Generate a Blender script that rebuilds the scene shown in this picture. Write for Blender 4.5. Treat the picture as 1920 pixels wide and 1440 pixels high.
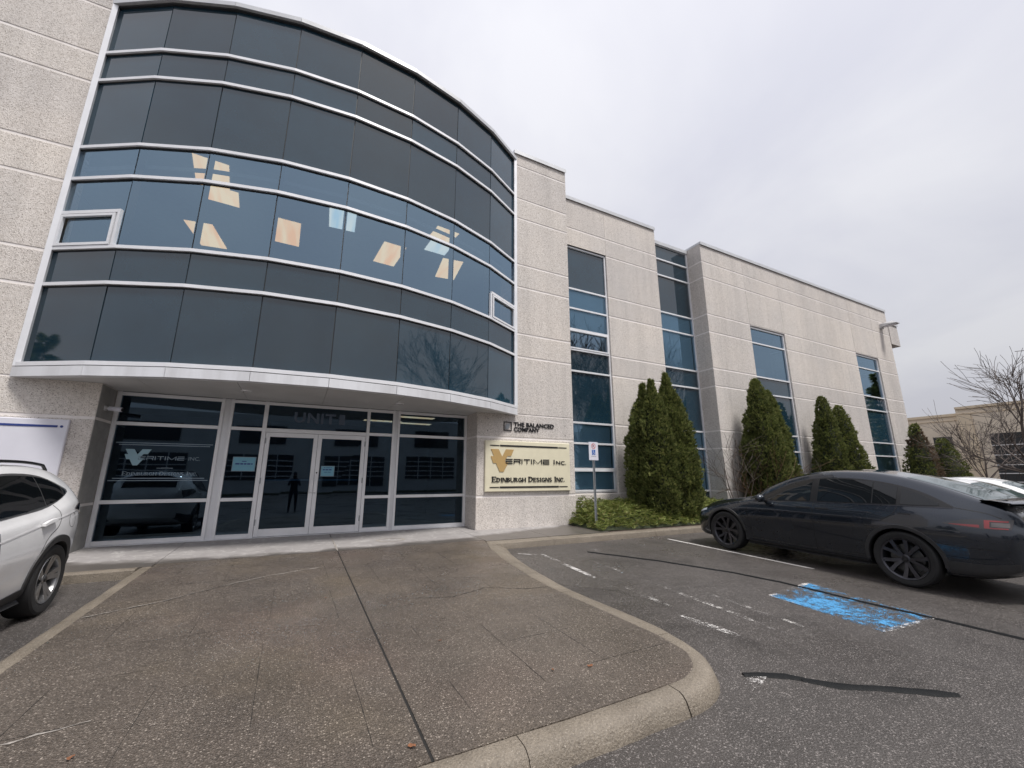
import bpy, bmesh, math, random
from math import radians, sin, cos, pi, sqrt, atan2
from mathutils import Vector, Matrix, noise as mnoise
random.seed(7)
for _o in list(bpy.data.objects): bpy.data.objects.remove(_o, do_unlink=True)
SC = bpy.context.scene
COL = SC.collection

# ------------------------------------------------------------------ camera
cam_data = bpy.data.cameras.new('camera'); cam = bpy.data.objects.new('camera', cam_data); COL.objects.link(cam)
cam.location = (0, 0, 1.23)
cam.rotation_euler = (radians(90 + 12.804), 0, radians(-27.153))
cam_data.sensor_width = 36.0
cam_data.lens = 770.0 / 1920.0 * 36.0
cam_data.clip_start = 0.05; cam_data.clip_end = 3000
SC.camera = cam

# ------------------------------------------------------------------ overcast sky + soft sun
SUN_EL, SUN_AZ = radians(64), radians(160)          # azimuth measured clockwise from +Y
world = bpy.data.worlds.new('World'); SC.world = world; world.use_nodes = True
wn, wl = world.node_tree.nodes, world.node_tree.links
wn.clear()
def WN(t, **k):
    n = wn.new(t)
    for a, v in k.items(): setattr(n, a, v)
    return n
w_out = WN('ShaderNodeOutputWorld'); w_bg = WN('ShaderNodeBackground'); w_bg.inputs['Strength'].default_value = 0.1
sky = WN('ShaderNodeTexSky', sky_type='NISHITA', sun_disc=False)
sky.sun_elevation = SUN_EL; sky.sun_rotation = SUN_AZ; sky.air_density = 1.5; sky.dust_density = 5.0
tc = WN('ShaderNodeTexCoord'); sep = WN('ShaderNodeSeparateXYZ')
wl.new(tc.outputs['Generated'], sep.inputs[0])
up = WN('ShaderNodeMath', operation='MAXIMUM'); wl.new(sep.outputs['Z'], up.inputs[0]); up.inputs[1].default_value = 0.0
# cloud layer: project the direction onto a flat layer so clouds shrink towards the horizon
den = WN('ShaderNodeMath', operation='ADD'); wl.new(up.outputs[0], den.inputs[0]); den.inputs[1].default_value = 0.32
dv = WN('ShaderNodeVectorMath', operation='DIVIDE'); wl.new(tc.outputs['Generated'], dv.inputs[0])
cmb = WN('ShaderNodeCombineXYZ')
for i in range(3): wl.new(den.outputs[0], cmb.inputs[i])
wl.new(cmb.outputs[0], dv.inputs[1])
nz = WN('ShaderNodeTexNoise'); nz.inputs['Scale'].default_value = 1.9; nz.inputs['Detail'].default_value = 5.0
nz.inputs['Roughness'].default_value = 0.52; nz.inputs['Distortion'].default_value = 0.35
wl.new(dv.outputs[0], nz.inputs['Vector'])
cr = WN('ShaderNodeValToRGB'); wl.new(nz.outputs['Fac'], cr.inputs[0])
cr.color_ramp.elements[0].position = 0.34; cr.color_ramp.elements[0].color = (0.84, 0.845, 0.89, 1)
cr.color_ramp.elements[1].position = 0.66; cr.color_ramp.elements[1].color = (1.0, 1.0, 1.0, 1)
# CIE overcast luminance: zenith about three times the horizon
gr = WN('ShaderNodeMapRange'); wl.new(up.outputs[0], gr.inputs['Value'])
gr.inputs['To Min'].default_value = 2.45; gr.inputs['To Max'].default_value = 4.4
mul = WN('ShaderNodeVectorMath', operation='SCALE'); wl.new(cr.outputs['Color'], mul.inputs[0]); wl.new(gr.outputs[0], mul.inputs['Scale'])
tint = WN('ShaderNodeMix', data_type='RGBA', blend_type='MULTIPLY'); tint.inputs['Factor'].default_value = 1.0
wl.new(mul.outputs[0], tint.inputs['A']); tint.inputs['B'].default_value = (0.955, 0.950, 1.0, 1)
mixs = WN('ShaderNodeMix', data_type='RGBA'); mixs.inputs['Factor'].default_value = 0.06
wl.new(tint.outputs['Result'], mixs.inputs['A']); wl.new(sky.outputs[0], mixs.inputs['B'])
wl.new(mixs.outputs['Result'], w_bg.inputs['Color']); wl.new(w_bg.outputs[0], w_out.inputs['Surface'])

sun_d = bpy.data.lights.new('sun', 'SUN'); sun = bpy.data.objects.new('sun', sun_d); COL.objects.link(sun)
sun_d.energy = 1.5; sun_d.angle = radians(12); sun_d.color = (1.0, 0.965, 0.92)
_sd = Vector((sin(SUN_AZ) * cos(SUN_EL), cos(SUN_AZ) * cos(SUN_EL), sin(SUN_EL)))
sun.rotation_euler = _sd.to_track_quat('Z', 'Y').to_euler(); sun.location = _sd * 60

SC.view_settings.view_transform = 'Standard'; SC.view_settings.look = 'None'
SC.view_settings.gamma = 1.0; SC.view_settings.use_curve_mapping = False
SC.view_settings.exposure = 1.32
try:
    SC.cycles.max_bounces = 8; SC.cycles.transparent_max_bounces = 12; SC.cycles.glossy_bounces = 4
except Exception: pass

# ------------------------------------------------------------------ helpers
class M:
    """collects vertices / faces for ONE mesh object"""
    def __init__(s): s.v = []; s.f = []; s.mi = []
    def face(s, pts, mi=0):
        b = len(s.v); s.v += [tuple(p) for p in pts]; s.f.append(tuple(range(b, b + len(pts)))); s.mi.append(mi)
    def add(s, vs, fs, mi=0):
        b = len(s.v); s.v += [tuple(p) for p in vs]
        for f in fs: s.f.append(tuple(b + i for i in f)); s.mi.append(mi)
    def box(s, x0, x1, y0, y1, z0, z1, mi=0):
        if x0 > x1: x0, x1 = x1, x0
        if y0 > y1: y0, y1 = y1, y0
        if z0 > z1: z0, z1 = z1, z0
        s.add([(x0,y0,z0),(x1,y0,z0),(x1,y1,z0),(x0,y1,z0),(x0,y0,z1),(x1,y0,z1),(x1,y1,z1),(x0,y1,z1)],
              [(0,3,2,1),(4,5,6,7),(0,1,5,4),(1,2,6,5),(2,3,7,6),(3,0,4,7)], mi)
    def cbox(s, x0, x1, y0, y1, z0, z1, c=0.006, mi=0):
        """box whose front (low y) edges are chamfered"""
        s.add([(x0,y0+c,z0),(x1,y0+c,z0),(x1,y0+c,z1),(x0,y0+c,z1),
               (x0+c,y0,z0+c),(x1-c,y0,z0+c),(x1-c,y0,z1-c),(x0+c,y0,z1-c),
               (x0,y1,z0),(x1,y1,z0),(x1,y1,z1),(x0,y1,z1)],
              [(4,5,6,7),(0,1,5,4),(1,2,6,5),(2,3,7,6),(3,0,4,7),(0,8,9,1),(1,9,10,2),(2,10,11,3),(3,11,8,0),(8,11,10,9)], mi)
    def prism(s, poly, z0, z1, mi=0):
        """vertical prism over an XY polygon (counter-clockwise); z0 / z1 numbers or functions of (x, y)"""
        f0 = z0 if callable(z0) else (lambda x, y: z0); f1 = z1 if callable(z1) else (lambda x, y: z1)
        n = len(poly); vs = [(x, y, f0(x, y)) for x, y in poly] + [(x, y, f1(x, y)) for x, y in poly]
        fs = [tuple(range(n, 2*n)), tuple(reversed(range(n)))] + [(i, (i+1) % n, n + (i+1) % n, n + i) for i in range(n)]
        s.add(vs, fs, mi)
    def grid(s, rows, mi=0, closed=False):
        b = len(s.v); nr, nc = len(rows), len(rows[0])
        for r in rows: s.v += [tuple(p) for p in r]
        for i in range(nr - 1):
            for j in range(nc if closed else nc - 1):
                k = (j + 1) % nc
                s.f.append((b+i*nc+j, b+i*nc+k, b+(i+1)*nc+k, b+(i+1)*nc+j)); s.mi.append(mi)
    def tube(s, pts, rad, n=8, mi=0, cap=True):
        pts = [Vector(p) for p in pts]; rows = []; ref = None
        for i, p in enumerate(pts):
            d = (pts[min(i+1, len(pts)-1)] - pts[max(i-1, 0)])
            if d.length < 1e-9: d = Vector((0,0,1))
            d.normalize()
            if ref is None: ref = d.orthogonal().normalized()
            ref = ref - d * ref.dot(d)
            if ref.length < 1e-6: ref = d.orthogonal()
            ref.normalize(); q = d.cross(ref)
            r = rad[i] if isinstance(rad, (list, tuple)) else rad
            rows.append([p + (ref * cos(2*pi*k/n) + q * sin(2*pi*k/n)) * r for k in range(n)])
        b = len(s.v); s.grid(rows, mi, closed=True)
        if cap:
            s.f.append(tuple(reversed(range(b, b+n)))); s.mi.append(mi)
            e = b + (len(rows)-1)*n; s.f.append(tuple(range(e, e+n))); s.mi.append(mi)
    def lathe(s, prof, n=32, axis='x', mi=0, c=(0,0,0)):
        """profile of (radius, axial)"""
        rows = []
        for r, a in prof:
            row = []
            for k in range(n):
                t = 2*pi*k/n
                if axis == 'x': row.append((c[0]+a, c[1]+r*cos(t), c[2]+r*sin(t)))
                elif axis == 'y': row.append((c[0]+r*cos(t), c[1]+a, c[2]+r*sin(t)))
                else: row.append((c[0]+r*cos(t), c[1]+r*sin(t), c[2]+a))
            rows.append(row)
        s.grid(rows, mi, closed=True)
    def build(s, name, mat, parent=None, smooth=False, recalc=False):
        me = bpy.data.meshes.new(name); me.from_pydata(s.v, [], s.f)
        mats = mat if isinstance(mat, (list, tuple)) else [mat]
        for m in mats: me.materials.append(m)
        if len(mats) > 1: me.polygons.foreach_set('material_index', s.mi)
        if recalc:
            bm = bmesh.new(); bm.from_mesh(me); bmesh.ops.remove_doubles(bm, verts=bm.verts, dist=1e-5)
            bmesh.ops.recalc_face_normals(bm, faces=bm.faces); bm.to_mesh(me); bm.free()
        if smooth:
            me.polygons.foreach_set('use_smooth', [True] * len(me.polygons))
            try: me.set_sharp_from_angle(angle=radians(smooth if smooth is not True else 40))
            except Exception: pass
        me.update()
        o = bpy.data.objects.new(name, me); COL.objects.link(o)
        if parent: o.parent = parent
        return o
def tag(o, label=None, cat=None, group=None, kind=None):
    if label: o['label'] = label
    if cat: o['category'] = cat
    if group: o['group'] = group
    if kind: o['kind'] = kind
    return o
def empty(name, loc=(0,0,0), rz=0, label=None, cat=None, group=None):
    o = bpy.data.objects.new(name, None); o.empty_display_size = 0.3; COL.objects.link(o)
    o.location = loc; o.rotation_euler = (0, 0, rz); tag(o, label, cat, group); return o
def copy_tree(o, parent=None):
    c = o.copy(); COL.objects.link(c); c.parent = parent
    for ch in list(o.children): copy_tree(ch, c)
    return c

# ------------------------------------------------------------------ materials
MAT = {}
class NT:
    def __init__(s, name):
        s.m = bpy.data.materials.new(name); s.m.use_nodes = True; MAT[name] = s.m
        s.t = s.m.node_tree; s.n = s.t.nodes; s.l = s.t.links; s.n.clear()
        s.out = s.n.new('ShaderNodeOutputMaterial')
        s.geo = s.n.new('ShaderNodeNewGeometry'); s.pos = s.geo.outputs['Position']
    def node(s, t, ins=None, **k):
        n = s.n.new(t)
        for a, v in k.items(): setattr(n, a, v)
        for a, v in (ins or {}).items(): s.set(n.inputs[a], v)
        return n
    def set(s, inp, v):
        if isinstance(v, bpy.types.NodeSocket): s.l.new(v, inp)
        else:
            if isinstance(v, tuple) and len(v) == 3 and inp.type == 'RGBA': v = v + (1,)
            inp.default_value = v
    def noise(s, scale, detail=4, rough=0.55, vec=None, dist=0.0):
        return s.node('ShaderNodeTexNoise', {'Vector': vec or s.pos, 'Scale': scale, 'Detail': detail, 'Roughness': rough, 'Distortion': dist}).outputs['Fac']
    def voro(s, scale, vec=None, feature='F1', out='Distance'):
        return s.node('ShaderNodeTexVoronoi', {'Vector': vec or s.pos, 'Scale': scale}, feature=feature).outputs[out]
    def scale(s, v3, vec=None):
        return s.node('ShaderNodeVectorMath', {0: vec or s.pos, 1: v3}, operation='MULTIPLY').outputs[0]
    def ramp(s, fac, stops, interp='LINEAR'):
        n = s.node('ShaderNodeValToRGB', {'Fac': fac}); n.color_ramp.interpolation = interp; e = n.color_ramp.elements
        while len(e) < len(stops): e.new(0.5)
        for i, (p, c) in enumerate(stops):
            e[i].position = p; e[i].color = c + (1,) if isinstance(c, tuple) else (c, c, c, 1)
        return n.outputs['Color']
    def mix(s, fac, a, b, mode='MIX'):
        n = s.node('ShaderNodeMix', data_type='RGBA', blend_type=mode)
        s.set(n.inputs['Factor'], fac); s.set(n.inputs['A'], a); s.set(n.inputs['B'], b); return n.outputs['Result']
    def math(s, op, a, b=None, clamp=False):
        n = s.node('ShaderNodeMath', operation=op, use_clamp=clamp); s.set(n.inputs[0], a)
        if b is not None: s.set(n.inputs[1], b)
        return n.outputs[0]
    def bump(s, h, strength=0.3, dist=0.01, normal=None):
        ins = {'Height': h, 'Strength': strength, 'Distance': dist}
        if normal is not None: ins['Normal'] = normal
        return s.node('ShaderNodeBump', ins).outputs[0]
    def pbr(s, col, rough=0.6, metal=0.0, normal=None, **k):
        n = s.node('ShaderNodeBsdfPrincipled'); s.set(n.inputs['Base Color'], col); s.set(n.inputs['Roughness'], rough); s.set(n.inputs['Metallic'], metal)
        if normal is not None: s.set(n.inputs['Normal'], normal)
        for a, v in k.items(): s.set(n.inputs[a], v)
        return n.outputs[0]
    def done(s, sh): s.l.new(sh, s.out.inputs['Surface']); return s.m
def simple(name, col, rough=0.5, metal=0.0, vary=0.12, vs=9.0, **k):
    t = NT(name); n = t.noise(vs, 5)
    c = t.mix(1.0, col, t.ramp(n, [(0.25, 1 - vary), (0.75, 1.0 + vary * .3)]), 'MULTIPLY')
    return t.done(t.pbr(c, t.math('ADD', t.math('MULTIPLY', n, 0.16), rough - 0.08), metal, **k))

# precast: exposed aggregate concrete
t = NT('precast')
v1 = t.voro(60.0); v2 = t.voro(105.0, out='Color'); n1 = t.noise(30, 6, .7); n2 = t.noise(.55, 4); n3 = t.noise(1.0, 4, .6, t.scale((2.2, 2.2, .12)))
base = t.ramp(n1, [(.28, (.57, .525, .48)), (.52, (.72, .68, .64)), (.76, (.84, .805, .77))])
peb = t.ramp(t.node('ShaderNodeSeparateColor', {0: v2}).outputs[0], [(.0, (.26, .24, .225)), (.08, (.46, .43, .41)), (.17, (1, 1, 1)), (1, (1.0, 1.0, 1.0))])
c = t.mix(.9, base, peb, 'MULTIPLY')
c = t.mix(.5, c, t.ramp(v1, [(.0, 1.0), (.75, .72)]), 'MULTIPLY')
c = t.mix(.7, c, t.ramp(n2, [(.3, (.88, .87, .88)), (.7, (1.04, 1.0, .97))]), 'MULTIPLY')
c = t.mix(.5, c, t.ramp(n3, [(.34, .82), (.58, 1.04)]), 'MULTIPLY')
c = t.mix(.3, c, t.ramp(t.noise(1.0, 5, .65, t.scale((7, 7, .35))), [(.30, .84), (.50, 1.04)]), 'MULTIPLY')
oi = t.node('ShaderNodeObjectInfo').outputs['Random']
c = t.mix(1.0, c, t.ramp(oi, [(0.0, (.93, .94, .955)), (.5, (1.0, 1.005, 1.01)), (1.0, (1.05, 1.055, 1.05))]), 'MULTIPLY')
t.done(t.pbr(c, .85, normal=t.bump(t.math('ADD', v1, n1), .5, .010)))
t = NT('groove_paint')
n = t.noise(3, 6); n3 = t.noise(1.0, 4, .6, t.scale((3, 3, .3)))
c = t.mix(.6, (.80, .76, .74), t.ramp(n3, [(.3, (.80, .77, .74)), (.65, (1, 1, 1))]), 'MULTIPLY')
t.done(t.pbr(c, .7, normal=t.bump(n, .1, .004)))
simple('return_shade_door_grey', (.30, .295, .285), .8, vary=.25, vs=6)  # grey with the left return's shade put in; also the side door
simple('aluminium', (.80, .805, .83), .38, .25, vary=.10, vs=3)
simple('alu_dark_seal', (.02, .021, .024), .55)
simple('coping_metal', (.58, .59, .61), .42, .3, vary=.15, vs=2)
t = NT('fascia_metal')
n = t.noise(1.0, 5, .6, t.scale((2.5, 2.5, .3))); n2 = t.noise(9, 5)
c = t.mix(.8, (.74, .75, .78), t.ramp(n, [(.3, (.74, .73, .72)), (.6, (1, 1, 1))]), 'MULTIPLY')
t.done(t.pbr(c, t.math('ADD', t.math('MULTIPLY', n2, .15), .30), .2))
simple('soffit_metal', (.55, .545, .54), .55, .1, vary=.2, vs=1.3)
simple('blind_fabric', (.74, .76, .78), .9, vary=.06, vs=2)
simple('interior_dark', (.05, .08, .14), .8)
simple('interior_mid', (.22, .24, .27), .8)
simple('ceiling_tile', (.42, .44, .46), .9, vary=.08)

def thin_glass(name, tintc, refl_col, base_refl, fres_gain=.9, wav=.018):
    t = NT(name)
    nb = t.bump(t.noise(.8, 2, .5), wav, .05)
    fr = t.node('ShaderNodeFresnel', {'IOR': 1.5, 'Normal': nb}).outputs[0]
    fac = t.math('ADD', t.math('MULTIPLY', fr, fres_gain), base_refl, True)
    tr = t.node('ShaderNodeBsdfTransparent', {'Color': tintc}).outputs[0]
    gl = t.node('ShaderNodeBsdfGlossy', {'Color': refl_col, 'Roughness': .012, 'Normal': nb}).outputs[0]
    return t.done(t.node('ShaderNodeMixShader', {0: fac, 1: tr, 2: gl}).outputs[0])
thin_glass('vision_glass', (.42, .47, .50), (.56, .79, 1.0), .235)
thin_glass('vision_glass_blue', (.50, .67, .76), (.52, .78, 1.0), .13)
thin_glass('storefront_glass', (.16, .24, .34), (.52, .76, 1.0), .042, .9)
t = NT('spandrel_glass')
nb = t.bump(t.noise(.7, 2, .5), .012, .05); nd = t.noise(1.2, 5, .6)
c = t.mix(1.0, (.011, .032, .050), t.ramp(t.node('ShaderNodeObjectInfo').outputs['Random'], [(0.0, .7), (1.0, 1.35)]), 'MULTIPLY')
c = t.mix(.6, c, t.ramp(nd, [(.3, .7), (.7, 1.2)]), 'MULTIPLY')
t.done(t.pbr(c, t.ramp(t.noise(5, 5), [(.3, .015), (.8, .05)]), normal=nb, IOR=1.78))

# exposed-aggregate walk, kerbs, asphalt (wet)
t = NT('aggregate_walk')
vc = t.node('ShaderNodeSeparateColor', {0: t.voro(78, out='Color')}); vd = t.voro(78); n1 = t.noise(.9, 5, .6); n2 = t.noise(45, 4, .6)
vc2 = t.node('ShaderNodeSeparateColor', {0: t.voro(140, out='Color')})
base = t.mix(n1, (.070, .060, .052), (.112, .096, .080))
st = t.ramp(vc.outputs[0], [(.0, (.06, .052, .046)), (.45, (.105, .092, .081)), (.78, (.21, .185, .165)), (.93, (.42, .38, .34)), (1.0, (.60, .55, .50))])
c = t.mix(t.ramp(vd, [(.30, .95), (.52, .0)]), base, st)
c = t.mix(.35, c, t.ramp(vc2.outputs[1], [(.2, (.06, .055, .05)), (.9, (.24, .21, .19))]))
red = t.noise(.35, 3, .5)
c = t.mix(t.ramp(red, [(.5, 0.0), (.75, .35)]), c, t.mix(1.0, c, (1.25, .95, .90), 'MULTIPLY'))
c = t.mix(.8, c, t.ramp(t.noise(1.5, 4, .6), [(.3, .74), (.7, 1.12)]), 'MULTIPLY')
c = t.mix(1.0, c, (.90, .86, .815), 'MULTIPLY')
c = t.mix(t.ramp(t.noise(.45, 4, .6), [(.50, 0.0), (.68, .45)]), c, t.mix(1.0, c, (1.02, .96, .74), 'MULTIPLY'))
ro = t.ramp(t.noise(.9, 6, .65), [(.38, .20), (.66, .52)])
t.done(t.pbr(c, ro, normal=t.bump(t.math('SUBTRACT', 1.0, vd), .75, .008), IOR=1.4))
t = NT('walk_dry')   # walk under the canopy: dry and salty towards the doors, damp outside an uneven tide line
sx = t.node('ShaderNodeSeparateXYZ', {0: t.pos}); X, Yc = sx.outputs[0], sx.outputs[1]
dx = t.math('SUBTRACT', X, .4)
lim = t.math('ADD', t.math('MULTIPLY', t.math('POWER', t.math('ABSOLUTE', dx), 2.0), .028), 8.62)
d = t.math('SUBTRACT', t.math('ADD', Yc, t.math('MULTIPLY', t.math('SUBTRACT', t.noise(1.6, 5, .6), .5), .75)), lim)
dry = t.ramp(d, [(.47, 0.0), (.53, 1.0)])
d2 = t.node('ShaderNodeMapRange', {'Value': d, 'From Min': -.12, 'From Max': .12}).outputs[0]
n1 = t.noise(2.2, 6, .65); n2 = t.noise(60, 3)
salt = t.mix(n1, (.20, .185, .185), (.36, .345, .335)); salt = t.mix(t.ramp(t.noise(5, 5, .7, None, 1.2), [(.52, 0.0), (.7, .6)]), salt, (.55, .53, .51))
wet = t.mix(n1, (.085, .076, .070), (.135, .120, .106)); wet = t.mix(.4, wet, t.ramp(n2, [(.3, .6), (.8, 1.3)]), 'MULTIPLY')
c = t.mix(d2, wet, salt)
ro = t.mix(d2, (.34, .34, .34), (.8, .8, .8))
t.done(t.pbr(c, ro, normal=t.bump(n2, .3, .004)))
t = NT('kerb_concrete')
n1 = t.noise(2.5, 6, .65); n2 = t.noise(70, 4, .6); n3 = t.noise(.8, 3)
c = t.mix(n1, (.12, .098, .074), (.29, .25, .20)); c = t.mix(.6, c, t.ramp(t.noise(.9, 6, .7), [(.35, .62), (.6, 1.1)]), 'MULTIPLY'); c = t.mix(.75, c, t.ramp(n2, [(.3, .6), (.75, 1.35)]), 'MULTIPLY')
c = t.mix(t.ramp(t.noise(120, 2), [(.62, 0.0), (.70, .7)]), c, (.45, .40, .34))
t.done(t.pbr(c, t.ramp(n3, [(.35, .38), (.7, .65)]), normal=t.bump(t.math('ADD', n2, n1), .8, .014)))
t = NT('asphalt')
n1 = t.noise(.35, 5, .6); n2 = t.noise(110, 4, .75); vd = t.voro(85); n3 = t.noise(1.7, 6, .6); vcx = t.node('ShaderNodeSeparateColor', {0: t.voro(120, out='Color')}).outputs[0]
c = t.mix(n1, (.050, .043, .039), (.104, .096, .091))
c = t.mix(.85, c, t.ramp(n2, [(.28, .42), (.55, 1.0), (.78, 1.9)]), 'MULTIPLY')
c = t.mix(t.ramp(vcx, [(.86, 0.0), (.96, .6)]), c, (.33, .30, .285))
c = t.mix(.7, c, t.ramp(n3, [(.3, .78), (.7, 1.15)]), 'MULTIPLY')
c = t.mix(.85, c, t.ramp(t.noise(.9, 5, .6, None, .6), [(.57, 1.0), (.70, .62)]), 'MULTIPLY')
ro = t.ramp(t.noise(.6, 5, .6), [(.36, .20), (.62, .46)])
t.done(t.pbr(c, ro, normal=t.bump(t.math('ADD', n2, vd), .65, .010), IOR=1.4))
def worn_paint(name, col, cover):
    t = NT(name); n1 = t.noise(9, 6, .75); n2 = t.noise(70, 4, .7); n3 = t.noise(1.6, 3)
    f = t.math('ADD', t.math('ADD', t.math('MULTIPLY', n1, .6), t.math('MULTIPLY', n2, .5)), t.math('MULTIPLY', n3, .5))
    a = t.ramp(f, [(1.0 - cover - .05 if False else max(.02, .80 - cover), 0.0), (min(.98, .87 - cover + .02), 1.0)])
    tr = t.node('ShaderNodeBsdfTransparent').outputs[0]
    c = t.mix(.6, col, t.ramp(n2, [(.3, .55), (.7, 1.1)]), 'MULTIPLY')
    return t.done(t.node('ShaderNodeMixShader', {0: a, 1: tr, 2: t.pbr(c, .55)}).outputs[0])
worn_paint('paint_white_faint', (.50, .48, .46), -.075)
worn_paint('paint_white', (.66, .64, .62), .0)
worn_paint('paint_white_line', (.55, .53, .51), .16)
worn_paint('paint_blue', (.075, .30, .58), .015)
t = NT('tar'); n = t.noise(25, 5, .7)
t.done(t.pbr(t.mix(n, (.004, .0045, .005), (.016, .017, .018)), t.ramp(n, [(.3, .45), (.7, .75)]), normal=t.bump(n, .6, .01), **{'Specular IOR Level': .12}))
simple('soil', (.06, .04, .03), .9, vary=.5, vs=14)
simple('crack_dark', (.012, .011, .010), .8)
simple('crack_light', (.34, .31, .28), .8, vary=.4, vs=40)

# signs
simple('lamp_grey_dim', (.10, .09, .09), .2)
simple('sign_cream', (.74, .69, .52), .45, vary=.08, vs=4)
simple('sign_gold', (.48, .32, .13), .45, vary=.06)
simple('sign_black', (.012, .012, .014), .4)
simple('sign_white', (.68, .68, .75), .45, vary=.05, vs=3)
simple('sign_navy', (.025, .05, .22), .4)
simple('sign_red', (.55, .05, .03), .4)
simple('sign_blue', (.02, .12, .42), .4)
simple('vinyl', (.30, .47, .56), .5, vary=.06)
simple('vinyl_dim', (.20, .27, .34), .5)
simple('vinyl_faint', (.08, .11, .16), .5)
simple('paper', (.17, .38, .50), .8, vary=.05)  # white paper, blue tint of the glass put into its colour
simple('galvanised', (.36, .38, .40), .42, .6, vary=.2, vs=20)
simple('lamp_grey', (.60, .60, .61), .45)
def emis(name, col, st):
    t = NT(name); e = t.node('ShaderNodeEmission', {'Color': col + (1,), 'Strength': st}); return t.done(e.outputs[0])
t = NT('tube_light_warm')
n = t.noise(1.0, 2, .5, t.scale((5, .6, 1)))
e = t.node('ShaderNodeEmission', {'Color': t.ramp(n, [(.3, (1.0, .50, .20)), (.6, (1.0, .70, .38))]), 'Strength': .72}); t.done(e.outputs[0])
t = NT('tube_light_cool')
n = t.noise(1.0, 2, .5, t.scale((5, .6, 1)))
e = t.node('ShaderNodeEmission', {'Color': t.ramp(n, [(.3, (.55, .75, .85)), (.6, (.95, .95, .85))]), 'Strength': .55}); t.done(e.outputs[0])
# ------------------------------------------------------------------ ground
YF, SL, KH = 10.5, 0.029, 0.12
def G(y): return SL * (min(max(y, -6.0), YF) - YF)
def Ga(y): return G(y) - KH
m = M(); ys = [-500, -60, -6, -3, 0, 3, 6, 9, 10.5, 60, 500]; xs = [-500, -60, -12, 0, 12, 24, 60, 500]
m.grid([[(x, y, Ga(y)) for x in xs] for y in ys])
lot = tag(m.build('parking_lot', MAT['asphalt']), 'wet dark asphalt parking lot', None, None, 'structure')

def ribbon(name, pts, w, mat, parent, zf=Ga, dz=.004, jit=0.0, step=.12, seed=1, wj=0.0, thick=0.0):
    rnd = random.Random(seed); P = [Vector((p[0], p[1])) for p in pts]; R = []
    for a, b in zip(P[:-1], P[1:]):
        n = max(1, int((b - a).length / step))
        for i in range(n): R.append(a.lerp(b, i / n))
    R.append(P[-1]); rows = []; off = 0
    for i, p in enumerate(R):
        d = (R[min(i+1, len(R)-1)] - R[max(i-1, 0)]).normalized(); nn = Vector((-d.y, d.x))
        off = off * .7 + rnd.uniform(-jit, jit); ww = w * (1 + rnd.uniform(-wj, wj)) / 2
        if i in (0, len(R)-1) and wj: ww *= .5
        a = p + nn * (off + ww); b = p + nn * (off - ww)
        if thick:
            rows.append([(a.x, a.y, zf(a.y) + .001), (a.x*.75+b.x*.25, a.y*.75+b.y*.25, zf(a.y) + dz + thick), (a.x*.25+b.x*.75, a.y*.25+b.y*.75, zf(b.y) + dz + thick), (b.x, b.y, zf(b.y) + .001)])
        else:
            rows.append([(a.x, a.y, zf(a.y) + dz), (b.x, b.y, zf(b.y) + dz)])
    mm = M(); mm.grid(rows); return mm.build(name, mat, parent, smooth=bool(thick))

# stall markings, blue accessible square, tar seams
for i, (pts, w, mt) in enumerate([
    ([(8.05, 7.55), (8.03, 4.35)], .085, 'paint_white_line'),
    ([(4.36, 7.25), (4.22, 5.45)], .09, 'paint_white'), ([(4.95, 7.2), (4.80, 4.6), (4.72, 3.6), (4.65, 2.75)], .075, 'paint_white_faint'),
    ([(4.30, 4.9), (4.22, 4.0)], .08, 'paint_white_faint'), ([(4.08, 3.72), (4.16, 3.05)], .10, 'paint_white'),
    ([(5.6, 7.5), (5.55, 6.7)], .09, 'paint_white_faint'), ([(3.24, 2.36), (3.40, 2.42), (3.58, 2.46)], .11, 'paint_white'),
    ([(3.75, 2.60), (4.35, 2.72), (4.9, 2.75)], .09, 'paint_white_faint'), ([(5.15, 4.9), (5.05, 3.2), (5.0, 2.7)], .07, 'paint_white_faint'),
    ([(3.95, 7.45), (4.25, 7.2)], .07, 'paint_white'), ([(10.85, 7.55), (10.8, 2.2)], .085, 'paint_white_line'), ([(13.6, 7.55), (13.55, 2.2)], .085, 'paint_white_line')]):
    ribbon('parking_line', pts, w, MAT[mt], lot, dz=.004 + .0002 * i, jit=.004, seed=i + 3, wj=.12)
m = M(); nx, ny = 10, 10
q = [(5.80, 3.75), (6.96, 3.88), (6.74, 2.42), (5.64, 2.47)]
rows = []
for j in range(ny + 1):
    r = []
    for i in range(nx + 1):
        s_, t_ = i / nx, j / ny
        x = (q[0][0]*(1-s_)+q[1][0]*s_)*(1-t_) + (q[3][0]*(1-s_)+q[2][0]*s_)*t_; y = (q[0][1]*(1-s_)+q[1][1]*s_)*(1-t_) + (q[3][1]*(1-s_)+q[2][1]*s_)*t_
        r.append((x, y, Ga(y) + .0045))
    rows.append(r)
m.grid(rows); tag(m.build('accessible_marking', MAT['paint_blue'], lot), 'worn bright blue accessible parking square')
for i, (a, b) in enumerate([(q[0], q[1]), (q[1], q[2]), (q[2], q[3]), (q[3], q[0])]):
    ribbon('marking_border', [a, b], .07, MAT['paint_white' if i in (0, 2) else 'paint_white_faint'], lot, dz=.0062 + .0004 * i, jit=.005, seed=40 + i, wj=.2)
ribbon('tar_seam', [(5.3, 7.05), (6.0, 5.9), (6.48, 4.75), (6.62, 4.1), (6.64, 3.1), (6.70, 2.3), (6.74, 1.6), (6.5, .4)], .055, MAT['tar'], lot, dz=.009, jit=.006, seed=5, wj=.2, thick=.006)
ribbon('tar_seam', [(3.42, 2.52), (3.55, 2.46), (3.72, 2.36), (3.80, 2.26)], .08, MAT['tar'], lot, dz=.006, jit=.006, seed=6, wj=.3, thick=.010)
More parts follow.
